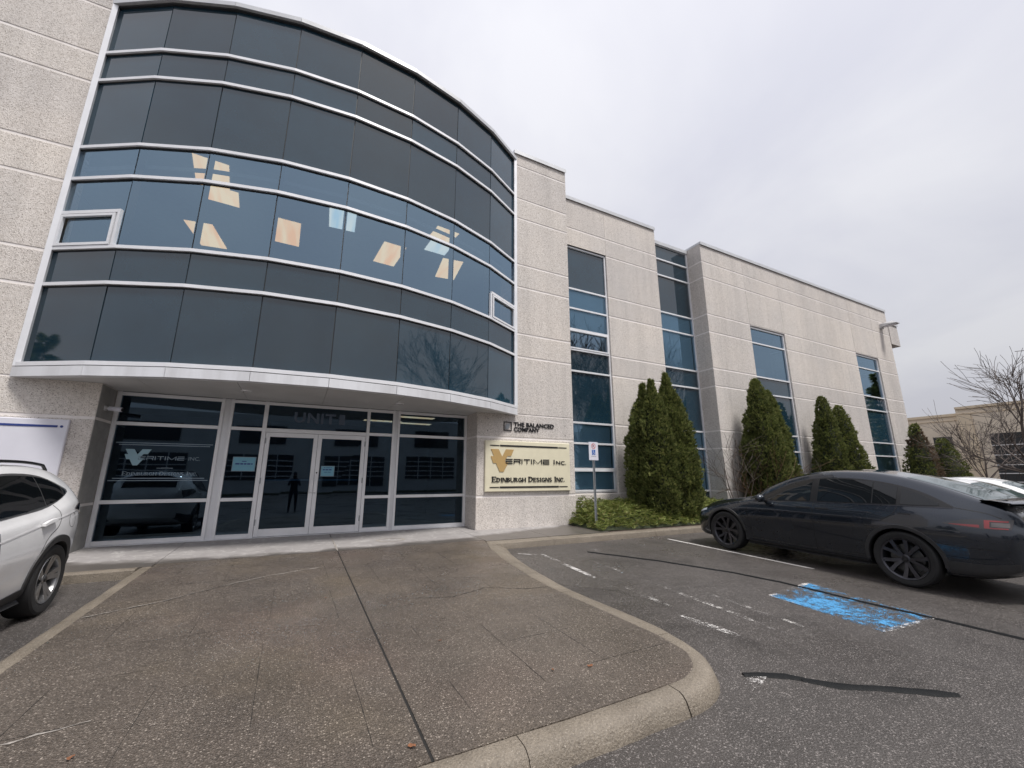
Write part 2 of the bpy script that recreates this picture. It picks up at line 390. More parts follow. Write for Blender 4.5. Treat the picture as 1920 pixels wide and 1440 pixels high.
ribbon('tar_seam', [(3.78, 2.27), (3.93, 2.10), (4.25, 1.88), (4.62, 1.62)], .085, MAT['tar'], lot, dz=.006, jit=.007, seed=8, wj=.3, thick=.010)

# apron slabs (exposed aggregate), smooth walk under the canopy
inner = [(3.62, 8.22), (3.42, 7.6), (3.28, 6.9), (3.18, 6.2), (3.10, 5.4), (3.08, 4.8), (3.14, 3.9), (3.17, 3.2), (3.13, 2.86), (3.05, 2.66), (2.90, 2.54), (2.70, 2.50), (1.89, 2.475), (.70, 2.465), (-.8, 2.46), (-1.4, 2.48), (-1.68, 2.58), (-1.77, 2.85), (-1.77, 8.28)]
top = lambda x, y: G(y)
low = lambda x, y: G(y) - .4
def slab(name, poly, mat, label):
    mm = M(); mm.prism(poly, low, top); return tag(mm.build(name, mat), label, None, None, 'structure')
east = [p for p in inner if p[0] > .81]                       # runs from the far end to the near edge
eastpoly = [(.806, 8.44)] + [(.806, 2.467)] + list(reversed(east)); eastpoly = [(x, min(y, 8.44)) for x, y in eastpoly] + [(3.66, 8.44)]
walk_e = slab('apron_slab', eastpoly, MAT['aggregate_walk'], 'damp exposed aggregate apron slab right of the long joint')
west = [p for p in inner if p[0] < .78]
westpoly = [(.788, 8.44), (-1.77, 8.44)] + list(reversed(west[1:] if west[0][0] > .78 else west)) + [(.788, 2.467)]
walk_w = slab('apron_slab', westpoly, MAT['aggregate_walk'], 'damp exposed aggregate apron slab left of the long joint')
m = M(); xs_ = [-16, -6, -1.78, .79, .80, 3.66, 5.2, 6.93]
for a, b in zip(xs_[:-1], xs_[1:]):
    y0 = 8.452 if a >= -1.79 and b <= 3.67 else 8.30
    if b - a < .05: continue
    m.prism([(a + .004, y0), (b - .004, y0), (b - .004, 10.6), (a + .004, 10.6)], low, lambda x, y: G(y) + .001)
side = tag(m.build('sidewalk', MAT['walk_dry']), 'smooth concrete walk along the entrance, dry and pale near the doors', None, None, 'structure')
ribbon('joint_filler', [(.797, 8.45), (.797, 2.47)], .022, MAT['crack_dark'], walk_e, zf=G, dz=-.004, step=.2)
ribbon('joint_filler', [(.797, 9.95), (.80, 8.45)], .03, MAT['crack_light'], side, zf=G, dz=.003, jit=.004, wj=.4)
ribbon('crack', [(-1.76, 5.95), (-1.2, 6.25), (-.6, 6.75), (-.1, 7.05), (.5, 7.25)], .016, MAT['crack_light'], walk_w, zf=G, dz=.003, jit=.012, seed=9, wj=.8, step=.04)
ribbon('crack', [(-1.76, 5.93), (-1.2, 6.23), (-.7, 6.66), (-.1, 7.03)], .010, MAT['crack_dark'], walk_w, zf=G, dz=.005, jit=.012, seed=9, wj=.8, step=.04)
ribbon('crack', [(1.35, 5.2), (1.8, 5.05), (2.3, 5.25), (2.75, 5.0), (3.06, 4.95)], .010, MAT['crack_dark'], walk_e, zf=G, dz=.003, jit=.010, seed=10, wj=.8, step=.04)
ribbon('crack', [(-1.76, 3.55), (-1.3, 3.62), (-.95, 3.7)], .014, MAT['crack_light'], walk_w, zf=G, dz=.003, jit=.012, seed=12, wj=.8, step=.04)
for k in range(7):          # tooled score lines of the stamped pattern, only partly legible
    x = -1.35 + k * .62
    if abs(x - .8) < .2: continue
    rnd = random.Random(k); y = 2.6 + rnd.uniform(0, .5)
    while y < 8.2:
        L = rnd.uniform(.4, 1.5)
        ribbon('score_line', [(x + .02, y), (x + .02 * rnd.random(), min(8.3, y + L))], .003, MAT['crack_dark'], walk_e if x > .8 else walk_w, zf=G, dz=.002, jit=.002, seed=k, wj=.6)
        y += L + rnd.uniform(.5, 1.6)
for k in range(8):
    y = 3.0 + k * .66; rnd = random.Random(50 + k); x = -1.6 + rnd.uniform(0, .4)
    while x < 2.9:
        L = rnd.uniform(.3, 1.1)
        if not (x < .8 < x + L): ribbon('score_line', [(x, y), (x + L, y + .02)], .0035, MAT['crack_dark'], walk_e if x > .8 else walk_w, zf=G, dz=.002, jit=.002, seed=k, wj=.6)
        x += L + rnd.uniform(.6, 1.8)
m = M(); r_ = [(1.88 + .30*cos(a), 9.18 + .22*sin(a)) for a in [2*pi*k/16 for k in range(16)]]
r2 = [(1.88 + .24*cos(a), 9.18 + .17*sin(a)) for a in [2*pi*k/16 for k in range(16)]]
m.grid([[(x, y, G(y) + .004) for x, y in r_], [(x, y, G(y) + .0045) for x, y in r2]], closed=True); m.build('salt_ring', MAT['crack_light'], side)

# kerbs -----------------------------------------------------------
def sweep(path, prof_f, left=True):
    P = [Vector(p) for p in path]; rows = []
    for i, p in enumerate(P):
        d = (P[min(i+1, len(P)-1)] - P[max(i-1, 0)]).normalized(); nn = Vector((-d.y, d.x)) if left else Vector((d.y, -d.x))
        row = []
        for dist, dz in prof_f(p):
            qx = p + nn * (dist + (.010*mnoise.noise(Vector((p.x*7, p.y*7, dist*9))) if dist > .05 else 0)); row.append((qx.x, qx.y, G(qx.y) + dz + (.005*mnoise.noise(Vector((p.x*5, p.y*5, dist*14))) if -.1 < dz else 0)))
        rows.append(row)
    return rows
def kerb(name, path, prof_f, label, cuts, left=True):
    root = empty(name, (0, 0, 0)); tag(root, label, None, None, 'structure')
    # resample
    P = [Vector(p) for p in path]; R = [P[0]]
    for a, b in zip(P[:-1], P[1:]):
        n = max(1, int((b - a).length / .10))
        for i in range(1, n + 1): R.append(a.lerp(b, i / n))
    # smooth
    for _ in range(4): R = [R[0]] + [(R[i-1] + R[i]*2 + R[i+1]) / 4 for i in range(1, len(R)-1)] + [R[-1]]
    acc = [0.0]
    for a, b in zip(R[:-1], R[1:]): acc.append(acc[-1] + (b - a).length)
    bounds = [0.0] + [c for c in cuts if c < acc[-1]] + [acc[-1] + 1e-6]
    for a, b in zip(bounds[:-1], bounds[1:]):
        def at(s):
            s = min(max(s, 0), acc[-1])
            for k in range(len(acc) - 1):
                if acc[k+1] >= s: return R[k].lerp(R[k+1], (s - acc[k]) / max(1e-9, acc[k+1] - acc[k]))
            return R[-1]
        a_, b_ = a + .003, b - .003; n = max(2, int((b_ - a_) / .09))
        rows = sweep([at(a_ + (b_ - a_) * i / n) for i in range(n + 1)], prof_f, left)
        mm = M(); mm.grid(rows); k = len(rows[0])
        mm.f.append(tuple(range(k))); mm.mi.append(0); e = (len(rows) - 1) * k; mm.f.append(tuple(reversed(range(e, e + k)))); mm.mi.append(0)
        mm.build('kerb_section', MAT['kerb_concrete'], root, smooth=35, recalc=True)
    return root
def prof_apron(p):
    e = min(max((p.y - 2.7) / .8, 0), 1) if p.x > 2.3 else 0       # the right edge has a flatter, ramped face
    if p.x < -1.5: e = 0
    tw, run = .135 + .03 * e, .03 + .18 * e
    return [(0.004, -.30), (0.004, -.004), (.015, .002), (tw - .03, 0), (tw, -.012), (tw + .02 + run * .3, -.04), (tw + .03 + run, -KH + .004), (tw + .035 + run, -.30)]
kerb('apron_kerb', inner, prof_apron, 'worn tan concrete kerb round the apron', [1.9, 3.6, 5.1, 6.15, 7.4, 8.9, 10.3, 12.0, 14.0], left=True)
def prof_front(p): return [(0.0, -.30), (0.0, .0), (.02, .006), (.24, .004), (.27, -.01), (.295, -KH + .004), (.30, -.30)]
kerb('planter_kerb', [(3.60, 8.24), (40.0, 8.24)], prof_front, 'wet concrete kerb along the planting bed and stalls', [1.5, 4.5, 7.5, 10.5, 13.5, 16.5, 20, 24, 28, 32], left=False)
def prof_l(p): return [(0.0, -.30), (0.0, .0), (.01, .004), (.13, .003), (.15, -.012), (.16, -KH + .004), (.165, -.30)]
kerb('stall_kerb', [(-16.0, 8.296), (-1.93, 8.296)], prof_l, 'wet kerb at the head of the left hand stall', [3, 6, 9, 12], left=False)
m = M()
m.prism([(6.935, 8.245), (40, 8.245), (40, 10.6), (6.935, 10.6)], low, lambda x, y: G(y) - .006)
tag(m.build('planting_bed', MAT['soil']), 'dark mulch planting bed along the wall', None, None, 'structure')
# ------------------------------------------------------------------ main building
bld = empty('office_building', (5, 10.5, 0), 0, 'two storey precast concrete office building with curved dark glass bay over the entrance', 'building')
BO = Vector((5, 10.5, 0))
def bpart(mm, name, mat, parent=None, **k):
    o = mm.build(name, mat, parent or bld, **k)
    if parent is None: o.matrix_parent_inverse = Matrix.Translation(-BO)
    else: o.matrix_parent_inverse = parent.matrix_parent_inverse.copy() if False else Matrix.Identity(4)
    return o
GZ = [-.35, .76, 2.25, 2.88, 4.53, 5.21, 6.65, 7.37, 8.92, 9.60, 10.77]
GW = .05      # groove width
def wall(x0, x1, y, depth, ztop, openings=(), joints=(), z_lo=-.35, z_hi=99, name='wall_panel'):
    groove = M(); zs = [z for z in GZ if z < ztop - .1] + [ztop]
    for a, b in zip(zs[:-1], zs[1:]):
        za, zb = max(a, z_lo), min(b, z_hi)
        if zb - za < .08: continue
        cuts = sorted({x0, x1} | {v for o in openings for v in (o[0], o[1]) if x0 < v < x1} | {j for j in joints if x0 < j < x1})
        zcuts = sorted({za, zb} | {v for o in openings for v in (o[2], o[3]) if za < v < zb})
        for c0, c1 in zip(cuts[:-1], cuts[1:]):
            runs = []
            for k0, k1 in zip(zcuts[:-1], zcuts[1:]):
                inside = any(o[0] - 1e-6 <= c0 and c1 <= o[1] + 1e-6 and o[2] - 1e-6 <= k0 and k1 <= o[3] + 1e-6 for o in openings)
                if not inside:
                    if runs and abs(runs[-1][1] - k0) < 1e-6: runs[-1][1] = k1
                    else: runs.append([k0, k1])
            for k0, k1 in runs:
                if k1 - k0 < .08: continue
                gl = GW / 2 if abs(k0 - a) < 1e-6 and a > 0 else 0; gh = GW / 2 if abs(k1 - b) < 1e-6 and b < ztop - .01 else 0
                jl = .008 if c0 in joints else 0; jr = .008 if c1 in joints else 0
                mm = M(); mm.cbox(c0 + jl, c1 - jr, y, y + depth, k0 + gl, k1 - gh, .008); bpart(mm, name, MAT['precast'])
                e = .002
                groove.box(c0 + e, c1 - e, y + .009, y + depth - .01, k0 + e * 0, k1)
    bpart(groove, 'groove_backing', MAT['groove_paint'])
LB = -4.347; RB = 5.081
wall(-16, LB, 9.75, .45, 11.2, joints=(-10.2,), z_lo=2.88)
wall(-16, -3.26, 9.75, .95, 2.88, joints=(-10.2,))
wall(RB, 7.0, 9.75, .95, 11.2, z_lo=2.88)
wall(4.0, 7.0, 9.75, .95, 2.88)
W1 = (7.0, 9.05, .76, 8.95)
wall(7.0, 11.57, 10.3, .35, 10.74, openings=[W1])
W4 = (16.05, 18.45, .10, 7.345); W5 = (24.5, 26.8, .10, 7.345)
wall(13.45, 28.7, 9.75, .75, 10.36, openings=[W4, W5], joints=(16.05, 24.5))
# stepped parapet corner at the far right
m = M(); m.cbox(28.72, 29.75, 9.72, 10.5, 8.45, 9.66, .01); bpart(m, 'wall_panel', MAT['precast'])
m = M(); m.box(28.70, 28.80, 9.80, 10.5, .0, 8.44); bpart(m, 'corner_glazing', MAT['spandrel_glass'])
for z in (1.4, 2.9, 4.5, 5.2, 6.65, 7.37): 
    m = M(); m.box(28.70, 28.84, 9.77, 9.85, z - .03, z + .03); bpart(m, 'corner_mullion', MAT['aluminium'])
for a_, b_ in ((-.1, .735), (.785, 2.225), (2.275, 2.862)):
    m = M(); m.box(-3.268, -3.2535, 9.762, 10.44, a_, b_); bpart(m, 'return_shade_panel', MAT['return_shade_door_grey'])  # added darker facing: canopy shade on the left return put into its colour
# parapet copings
def coping(x0, x1, y, z, d=.5, h=.09, o=.035):
    m = M(); m.box(x0 - .01, x1 + .01, y - o, y + d, z, z + h); m.box(x0 - .01, x1 + .01, y - o - .012, y - o, z - .035, z + h + .004); bpart(m, 'coping', MAT['coping_metal'])
coping(-16, LB - .02, 9.75, 11.2); coping(RB, 7.0, 9.75, 11.2, .95); coping(7.03, 11.57, 10.3, 10.74, .4); coping(13.45, 28.7, 9.75, 10.36, .75); coping(28.73, 29.77, 9.72, 9.66, .78, .06)
coping(11.60, 13.42, 10.40, 10.25, .4, .10)
# sides, roof and floors that close the volume
m = M(); m.box(28.45, 28.69, 10.52, 30, -.1, 10.3); m.box(-16, 28.4, 29.7, 30, -.1, 10.3); m.box(-16, -15.7, 10.3, 29.6, -.1, 10.3); bpart(m, 'rear_wall', MAT['precast'])
m = M(); m.box(-15.9, 28.4, 10.75, 29.6, 9.9, 10.1); bpart(m, 'roof_deck', MAT['coping_metal'])
m = M(); m.box(-15.6, 28.4, 10.72, 29.6, 4.35, 4.55); m.box(LB + .12, RB - .12, 9.8, 10.70, 4.35, 4.55); bpart(m, 'upper_floor', MAT['interior_mid'])
m = M(); m.box(-15.6, 28.4, 10.66, 29.6, 7.42, 7.5); bpart(m, 'upper_ceiling', MAT['ceiling_tile'])
m = M(); m.box(-15.6, 28.4, 10.66, 29.6, 2.93, 3.0); bpart(m, 'lower_ceiling', MAT['interior_mid'])
m = M(); m.box(-15.6, 28.4, 10.62, 29.6, -.05, .015); bpart(m, 'lower_floor', MAT['interior_dark'])
m = M(); m.box(-15.6, 28.4, 17.5, 17.6, 4.56, 7.41); m.box(8.9, 9.0, 10.7, 17.4, 4.56, 7.41); m.box(13.5, 13.6, 10.7, 17.4, 4.56, 7.41); m.box(-5.0, -4.9, 10.7, 17.4, 4.56, 7.41); m.box(5.3, 5.4, 10.75, 17.4, 4.56, 7.41); bpart(m, 'partition', MAT['interior_mid'])
m = M(); m.box(-15.6, 28.4, 14.6, 14.7, .02, 2.92); m.box(4.1, 4.2, 10.75, 14.5, .02, 2.92); m.box(13.5, 13.6, 10.7, 14.5, .02, 2.92); bpart(m, 'partition', MAT['interior_dark'])

# ---- curved bay -----------------------------------------------
SAG, NB = 1.48, 8
_c = (RB - LB) / 2; _R = (_c*_c + SAG*SAG) / (2*SAG); _a = math.asin(_c / _R); _mid = (LB + RB) / 2
ARC = [Vector((_mid + _R * sin(-_a + 2*_a*i/NB), 9.75 - (_R * cos(-_a + 2*_a*i/NB) - (_R - SAG)))) for i in range(NB + 1)]
_N = [Vector((sin(-_a + 2*_a*i/NB), -cos(-_a + 2*_a*i/NB))) for i in range(NB + 1)]     # outward, radial
def off(i, d): return ARC[i] + _N[i] * (d / cos(_a / NB))
def band(i, z0, z1, d0, d1, e0=0.0, e1=0.0):
    """closed solid following facet i between offsets d0 (outer) and d1 (inner)"""
    A, B = off(i, d0), off(i+1, d0); C, D = off(i+1, d1), off(i, d1)
    u = (B - A).normalized(); A = A + u*e0; B = B - u*e1; D = D + u*e0; C = C - u*e1
    vs = [(p.x, p.y, z) for z in (z0, z1) for p in (A, B, C, D)]
    return vs, [(0,3,2,1),(4,5,6,7),(0,1,5,4),(1,2,6,5),(2,3,7,6),(3,0,4,7)]
mm = M(); mm.prism([(p.x, p.y + .06) for p in ARC] + [(RB, 10.4), (LB, 10.4)], 10.80, 10.84); bay = bpart(mm, 'curved_bay', MAT['coping_metal'], recalc=True)
def bayp(mm, name, mat, **k):
    o = mm.build(name, mat, bay, **k); return o
rows = [(3.10, 4.54, 's'), (4.54, 5.235, 's'), (5.235, 6.68, 'v'), (6.68, 7.38, 'v'), (7.38, 8.95, 's'), (8.95, 9.64, 's'), (9.64, 10.84, 's')]
rp = random.Random(11)
for i in range(NB):
    for z0, z1, kd in rows:
        segs = [(z0, z1)]
        if kd == 'v' and z0 < 6 and i in (0, NB-1): segs = [(z0, 5.955), (5.955, z1)]
        for a, b in segs:
            t1, t2, t3 = [rp.uniform(-.0035, .0035) for _ in range(3)]
            A, B = off(i, .0), off(i+1, .0); u = (B - A).normalized(); n = Vector((u.y, -u.x)); A = A + u*.009; B = B - u*.009
            mm = M()
            f = [A + n*t1, B + n*t2, B + n*(t2+t3), A + n*(t1+t3)]; bk = [A - n*.025, B - n*.025]
            mm.add([(f[0].x, f[0].y, a), (f[1].x, f[1].y, a), (f[2].x, f[2].y, b), (f[3].x, f[3].y, b),
                    (bk[0].x, bk[0].y, a), (bk[1].x, bk[1].y, a), (bk[1].x, bk[1].y, b), (bk[0].x, bk[0].y, b)],
                   [(0,1,2,3), (4,7,6,5), (0,4,5,1), (1,5,6,2), (2,6,7,3), (3,7,4,0)] if kd == 's' else [(0,1,2,3)])
            bayp(mm, 'pane', MAT['spandrel_glass' if kd == 's' else 'vision_glass'])
# dark butt joints / back mullions
for i in range(1, NB):
    P = off(i, -.002); u = (ARC[i+1] - ARC[i-1]).normalized(); n = _N[i]
    for z0, z1, w, dd in ((3.10, 5.235, .012, .03), (5.235, 7.38, .032, .12), (7.38, 10.84, .012, .03)):
        mm = M(); a = P - u*w - n*.012; b = P + u*w - n*.012; c_ = b - n*dd; d_ = a - n*dd
        mm.prism([(a.x, a.y), (b.x, b.y), (c_.x, c_.y), (d_.x, d_.y)], z0, z1); bayp(mm, 'seam', MAT['alu_dark_seal'], recalc=True)
# horizontal mullion caps
for z in (4.54, 5.235, 6.68, 7.38, 8.95, 9.64):
    for i in range(NB):
        mm = M(); mm.add(*band(i, z - .030, z + .030, .055, -.01)); bayp(mm, 'mullion_cap', MAT['aluminium'])
        mm = M(); mm.add(*band(i, z - .052, z - .0305, .018, -.01)); bayp(mm, 'gasket', MAT['alu_dark_seal'])
for i in range(NB):
    mm = M(); mm.add(*band(i, 3.045, 3.115, .085, -.05)); bayp(mm, 'sill', MAT['aluminium'])
    mm = M(); mm.add(*band(i, 3.030, 3.0445, .055, -.05)); bayp(mm, 'gasket', MAT['alu_dark_seal'])
    mm = M(); mm.add(*band(i, 2.862, 3.029, .09, -.06, .004, .004)); bayp(mm, 'fascia_panel', MAT['fascia_metal'])
    mm = M(); mm.add(*band(i, 10.84, 10.875, .04, -.05)); bayp(mm, 'head_trim', MAT['alu_dark_seal'])
    mm = M(); mm.add(*band(i, 10.876, 10.98, .10, -.35, .003, .003)); bayp(mm, 'coping', MAT['coping_metal'])
# end trims against the walls
for i, sx in ((0, 1), (NB, -1)):
    x = LB if i == 0 else RB
    mm = M(); mm.box(x - .045, x + .045, 9.66, 9.80, 3.046, 10.87); bayp(mm, 'end_trim', MAT['aluminium'])
# operable lights in the first and last facet
for i in (0, NB - 1):
    A, B = off(i, .02), off(i+1, .02); u = (B - A).normalized(); n = Vector((u.y, -u.x)); L = (B - A).length
    fr = M()
    def lb(s0, s1, z0, z1, d0=.036, d1=-.02):
        p = [A + u*s0 + n*d0, A + u*s1 + n*d0, A + u*s1 + n*d1, A + u*s0 + n*d1]; fr.prism([(q.x, q.y) for q in p], z0, z1)
    s0, s1 = .05, L - .03
    lb(s0, s1, 5.925, 5.985); 
    lb(s1 - .05, s1, 5.262, 5.925) if i == 0 else lb(s0 - .04, s0 + .02, 5.262, 5.925)
    a0, a1 = (s0 + .04, s1 - .075) if i == 0 else (s0 + .05, s1 - .05)
    lb(a0, a1, 5.86, 5.905, .046, 0); lb(a0, a1, 5.275, 5.325, .046, 0); lb(a0, a0 + .05, 5.325, 5.86, .046, 0); lb(a1 - .05, a1, 5.325, 5.86, .046, 0)
    bayp(fr, 'operable_frame', MAT['aluminium'], recalc=True)
# soffit panels with joints, bay roof
cutx = [LB + .05, -2.6, -1.1, .37, 1.85, 3.3, RB - .05]
def arc_y(x):
    for a, b in zip(ARC[:-1], ARC[1:]):
        if a.x <= x <= b.x: return a.y + (b.y - a.y) * (x - a.x) / (b.x - a.x)
    return 9.75
for a, b in zip(cutx[:-1], cutx[1:]):
    pts = [(a + .004, arc_y(a + .004) + .01)] + [(p.x, p.y + .01) for p in ARC if a + .01 < p.x < b - .01] + [(b - .004, arc_y(b - .004) + .01)]
    yb = 10.44
    poly = pts + [(b - .004, yb), (a + .004, yb)]
    if a < -4: poly = pts + [(b - .004, yb), (-3.255, yb), (-3.255, 9.745), (a, 9.745)]
    if b > 5: poly = pts + [(b, 9.745), (3.995, 9.745), (3.995, yb), (a + .004, yb)]
    mm = M(); mm.prism(poly, 2.874, 2.90); bayp(mm, 'soffit_panel', MAT['soffit_metal'], recalc=True)
mm = M(); mm.prism([(p.x, p.y + .10) for p in ARC[1:-1]] + [(RB - .3, 9.80), (LB + .3, 9.80)], 4.36, 4.54); bayp(mm, 'bay_floor', MAT['interior_mid'], recalc=True)
mm = M(); mm.prism([(p.x, p.y + .10) for p in ARC[1:-1]] + [(RB - .3, 10.65), (LB + .3, 10.65)], 7.42, 7.50); bayp(mm, 'bay_ceiling', MAT['ceiling_tile'], recalc=True)
mm = M()
for i in range(NB): mm.add(*band(i, 7.02, 7.10, -.16, -.19))
bayp(mm, 'blind_rail', MAT['ceiling_tile'])
for (x, y) in [(-1.03, 9.32), (1.94, 9.40)]:
    lt = empty('recessed_light', (x, y, 2.874), 0, 'round recessed soffit light %s of the entrance doors' % ('left' if x < 0 else 'right'), 'light', 'recessed soffit lights')
    mm = M(); mm.lathe([(.062, -.02), (.062, -.012), (.09, -.014), (.095, -.004), (.095, .0)], 24, 'z'); mm.build('trim_ring', MAT['aluminium'], lt, smooth=True)
    mm = M(); mm.lathe([(.0005, -.004), (.06, -.006)], 24, 'z'); mm.build('lens', MAT['lamp_grey'], lt)

# office ceiling lights behind the bay glass
cl = 7.412
for k, (x, y, warm, w, l) in enumerate([(-2.2, 9.45, 1, .6, 1.0), (-2.1, 10.15, 1, .6, .6), (-2.72, 12.2, 1, .6, 1.2), (-.85, 11.1, 1, .6, 1.2), (.38, 9.85, 0, .6, .9), (1.72, 11.0, 1, .6, 1.2), (2.8, 9.35, 1, .6, .55), (2.85, 10.0, 0, .6, .6), (3.5, 11.05, 1, .6, 1.2)]):
    txt = ['leftmost at the glass', 'below the leftmost pair', 'low at the left, deep in the room', 'warm one in the middle', 'cool white one near the middle', 'warm one right of the middle', 'highest of the right cluster', 'cool one of the right cluster', 'lowest of the right cluster'][k]
    o = empty('ceiling_light', (x, y, cl), radians([6, 4, -8, 2, -3, 5, 8, 4, -6][k]), 'fluorescent ceiling light seen through the bay glass, ' + txt, 'ceiling light', 'office ceiling lights behind the bay')
    mm = M(); mm.box(-w/2, w/2, -l/2, l/2, -.012, -.006); mm.build('diffuser', MAT['tube_light_warm' if warm else 'tube_light_cool'], o)
    mm = M(); mm.box(-w/2 - .03, w/2 + .03, -l/2 - .03, l/2 + .03, -.0055, .006); mm.build('frame', MAT['aluminium'], o)
for k, (x, y) in enumerate([(2.9, 11.8), (3.2, 13.2), (2.2, 13.0)]):
    o = empty('ceiling_light', (x, y, 2.925), 0, 'dim ceiling light inside the right entrance window, %s' % ['nearest the glass', 'farthest right', 'behind the narrow pane'][k], 'ceiling light', 'lobby ceiling lights')
    mm = M(); mm.box(-.55, .55, -.14, .14, -.012, -.006); mm.build('diffuser', MAT['tube_light_warm'], o)
    mm = M(); mm.box(-.58, .58, -.17, .17, -.0055, .004); mm.build('frame', MAT['aluminium'], o)

# ---- entrance storefront ---------------------------------------
mm = M(); mm.box(-3.25, 3.99, 10.42, 10.6, .001, .0115); sf = bpart(mm, 'entrance_glazing', MAT['aluminium'])
def sp(mm, name, mat, **k): return mm.build(name, mat, sf, **k)
YG = 10.5
def bar(x0, x1, z0, z1, d=.05, name='frame_bar', back=.06):
    mm = M(); mm.cbox(x0, x1, YG - d, YG + back, z0, z1, .004); sp(mm, name, MAT['aluminium'])
for x0, x1 in ((-3.25, -3.18), (-1.56, -1.50), (-1.385, -1.33), (-.765, -.685), (1.405, 1.475), (2.02, 2.07), (2.15, 2.20), (3.925, 3.995)): bar(x0, x1, .012, 2.872)
for x0, x1 in ((-1.50, -1.385), (2.07, 2.15)):
    mm = M(); mm.box(x0, x1, YG - .02, YG + .05, .012, 2.872); sp(mm, 'column_cover', MAT['fascia_metal'])
cells = [(-3.18, -1.56), (-1.33, -.765), (1.475, 2.02), (2.20, 3.925)]
for a, b in cells:
    for z in (.06, .78, 2.25, 2.83): bar(a, b, z - .045 if z < .1 else z - .033, z + .035, .046)
bar(-.685, 1.405, 2.20, 2.285, .046); bar(-.685, 1.405, 2.80, 2.865, .046)
def gl(a, b, z0, z1, mat='storefront_glass', y=YG):
    j = [rp.uniform(-.0025, .0025) for _ in range(3)]
    mm = M(); mm.face([(a, y + j[0], z0), (b, y + j[1], z0), (b, y + j[1] + j[2], z1), (a, y + j[0] + j[2], z1)]); return sp(mm, 'pane', MAT[mat])
for a, b in cells:
    gl(a, b, .095, .747); gl(a, b, .815, 2.217); gl(a, b, 2.285, 2.797)
gl(-.685, 1.405, 2.285, 2.80)
# double doors
doors = []
for k, (x0, x1) in enumerate(((-.68, .357), (.363, 1.40))):
    dr = M(); dr.cbox(x0, x0 + .085, YG - .04, YG + .02, .02, 2.195, .004); dr.cbox(x1 - .085, x1, YG - .04, YG + .02, .02, 2.195, .004)
    dr.cbox(x0 + .086, x1 - .086, YG - .039, YG + .02, .02, .17, .004); dr.cbox(x0 + .086, x1 - .086, YG - .039, YG + .02, 2.10, 2.195, .004)
    d = dr.build('door', MAT['aluminium'], bld); d.matrix_parent_inverse = Matrix.Translation(-BO)
    tag(d, 'left glass entrance door' if k == 0 else 'right glass entrance door')
    mm = M(); mm.face([(x0 + .085, YG - .012, .17), (x1 - .085, YG - .010, .17), (x1 - .085, YG - .012, 2.10), (x0 + .085, YG - .011, 2.10)]); mm.build('pane', MAT['storefront_glass'], d)
    hx = x1 - .075 if k == 0 else x0 + .0
    mm = M(); mm.cbox(hx + .005, hx + .075, YG - .10, YG - .085, .90, 1.19, .006); mm.box(hx + .02, hx + .06, YG - .085, YG - .04, .92, .95); mm.box(hx + .02, hx + .06, YG - .085, YG - .04, 1.14, 1.17); mm.build('pull_handle', MAT['aluminium'], d)
    mm = M(); mm.box(x0 + .09, x1 - .09, YG + .06, YG + .085, 1.155, 1.19); mm.build('push_bar', MAT['vinyl'], d)
    for z in (.25, 1.1, 1.95):
        hxx = x0 + .008 if k == 0 else x1 - .008
        mm = M(); mm.tube([(hxx, YG - .05, z), (hxx, YG - .05, z + .12)], .011, 8); mm.build('hinge', MAT['galvanised'], d)
    if k: 
        mm = M(); mm.lathe([(.0005, -.008), (.016, -.008), (.016, 0)], 12, 'y', 0, (x0 + .04, YG - .04, 1.33)); mm.build('lock', MAT['alu_dark_seal'], d)
    doors.append(d)

# ---- window strips ---------------------------------------------
def strip(name, x0, x1, y, zs, kinds, label, oper=(), fw=.06):
    mm = M()
    for a, b in ((x0, x0 + fw), (x1 - fw, x1)): mm.cbox(a, b, y - .05, y + .06, zs[0], zs[-1], .004)
    root = bpart(mm, name, MAT['aluminium']); root['label'] = label
    for i, z in enumerate(zs):
        h = .03; z_ = min(max(z, zs[0] + h), zs[-1] - h)
        mm = M(); mm.cbox(x0 + fw, x1 - fw, y - .052, y + .06, z_ - h, z_ + h, .004); mm.build('mullion', MAT['aluminium'], root)
    for i, k in enumerate(kinds):
        a, b = zs[i] + .03, zs[i+1] - .03; j = [rp.uniform(-.003, .003) for _ in range(3)]
        mm = M(); mm.face([(x0 + fw, y + j[0], a), (x1 - fw, y + j[1], a), (x1 - fw, y + j[1] + j[2], b), (x0 + fw, y + j[0] + j[2], b)])
        mm.build('pane', MAT['spandrel_glass' if k == 's' else ('vision_glass' if k == 'v' else 'vision_glass_blue')], root)
        if k == 'b':
            mm = M(); mm.box(x0 + fw + .02, x1 - fw - .02, y + .09, y + .10, a + .01, b - .01); mm.build('roller_blind', MAT['blind_fabric'], root)
        if i in oper:
            mm = M(); g = .05
            for q in ((x0+fw, x1-fw, a, a+g), (x0+fw, x1-fw, b-g, b), (x0+fw, x0+fw+g, a+g, b-g), (x1-fw-g, x1-fw, a+g, b-g)): mm.cbox(q[0], q[1], y - .065, y - .008, q[2], q[3], .004)
            mm.build('operable_frame', MAT['aluminium'], root)
    return root
strip('window_strip', 7.0, 9.05, 10.40, [.78, 1.48, 2.25, 2.885, 4.54, 5.25, 5.95, 6.68, 7.38, 8.945], 'bbbssvbbs', 'tall window strip beside the entrance wall', oper=(0, 5))
strip('window_strip', 11.575, 13.445, 10.44, [.02, .76, 2.25, 2.88, 4.53, 5.21, 6.66, 7.37, 8.91, 9.60, 10.25], 'sbbssbbsss', 'full height glass strip between the two wall blocks')
strip('window_strip', 16.06, 18.44, 9.86, [.12, 2.24, 2.88, 4.50, 5.20, 6.65, 7.335], 'bbssvv', 'window strip behind the second cedar clump')
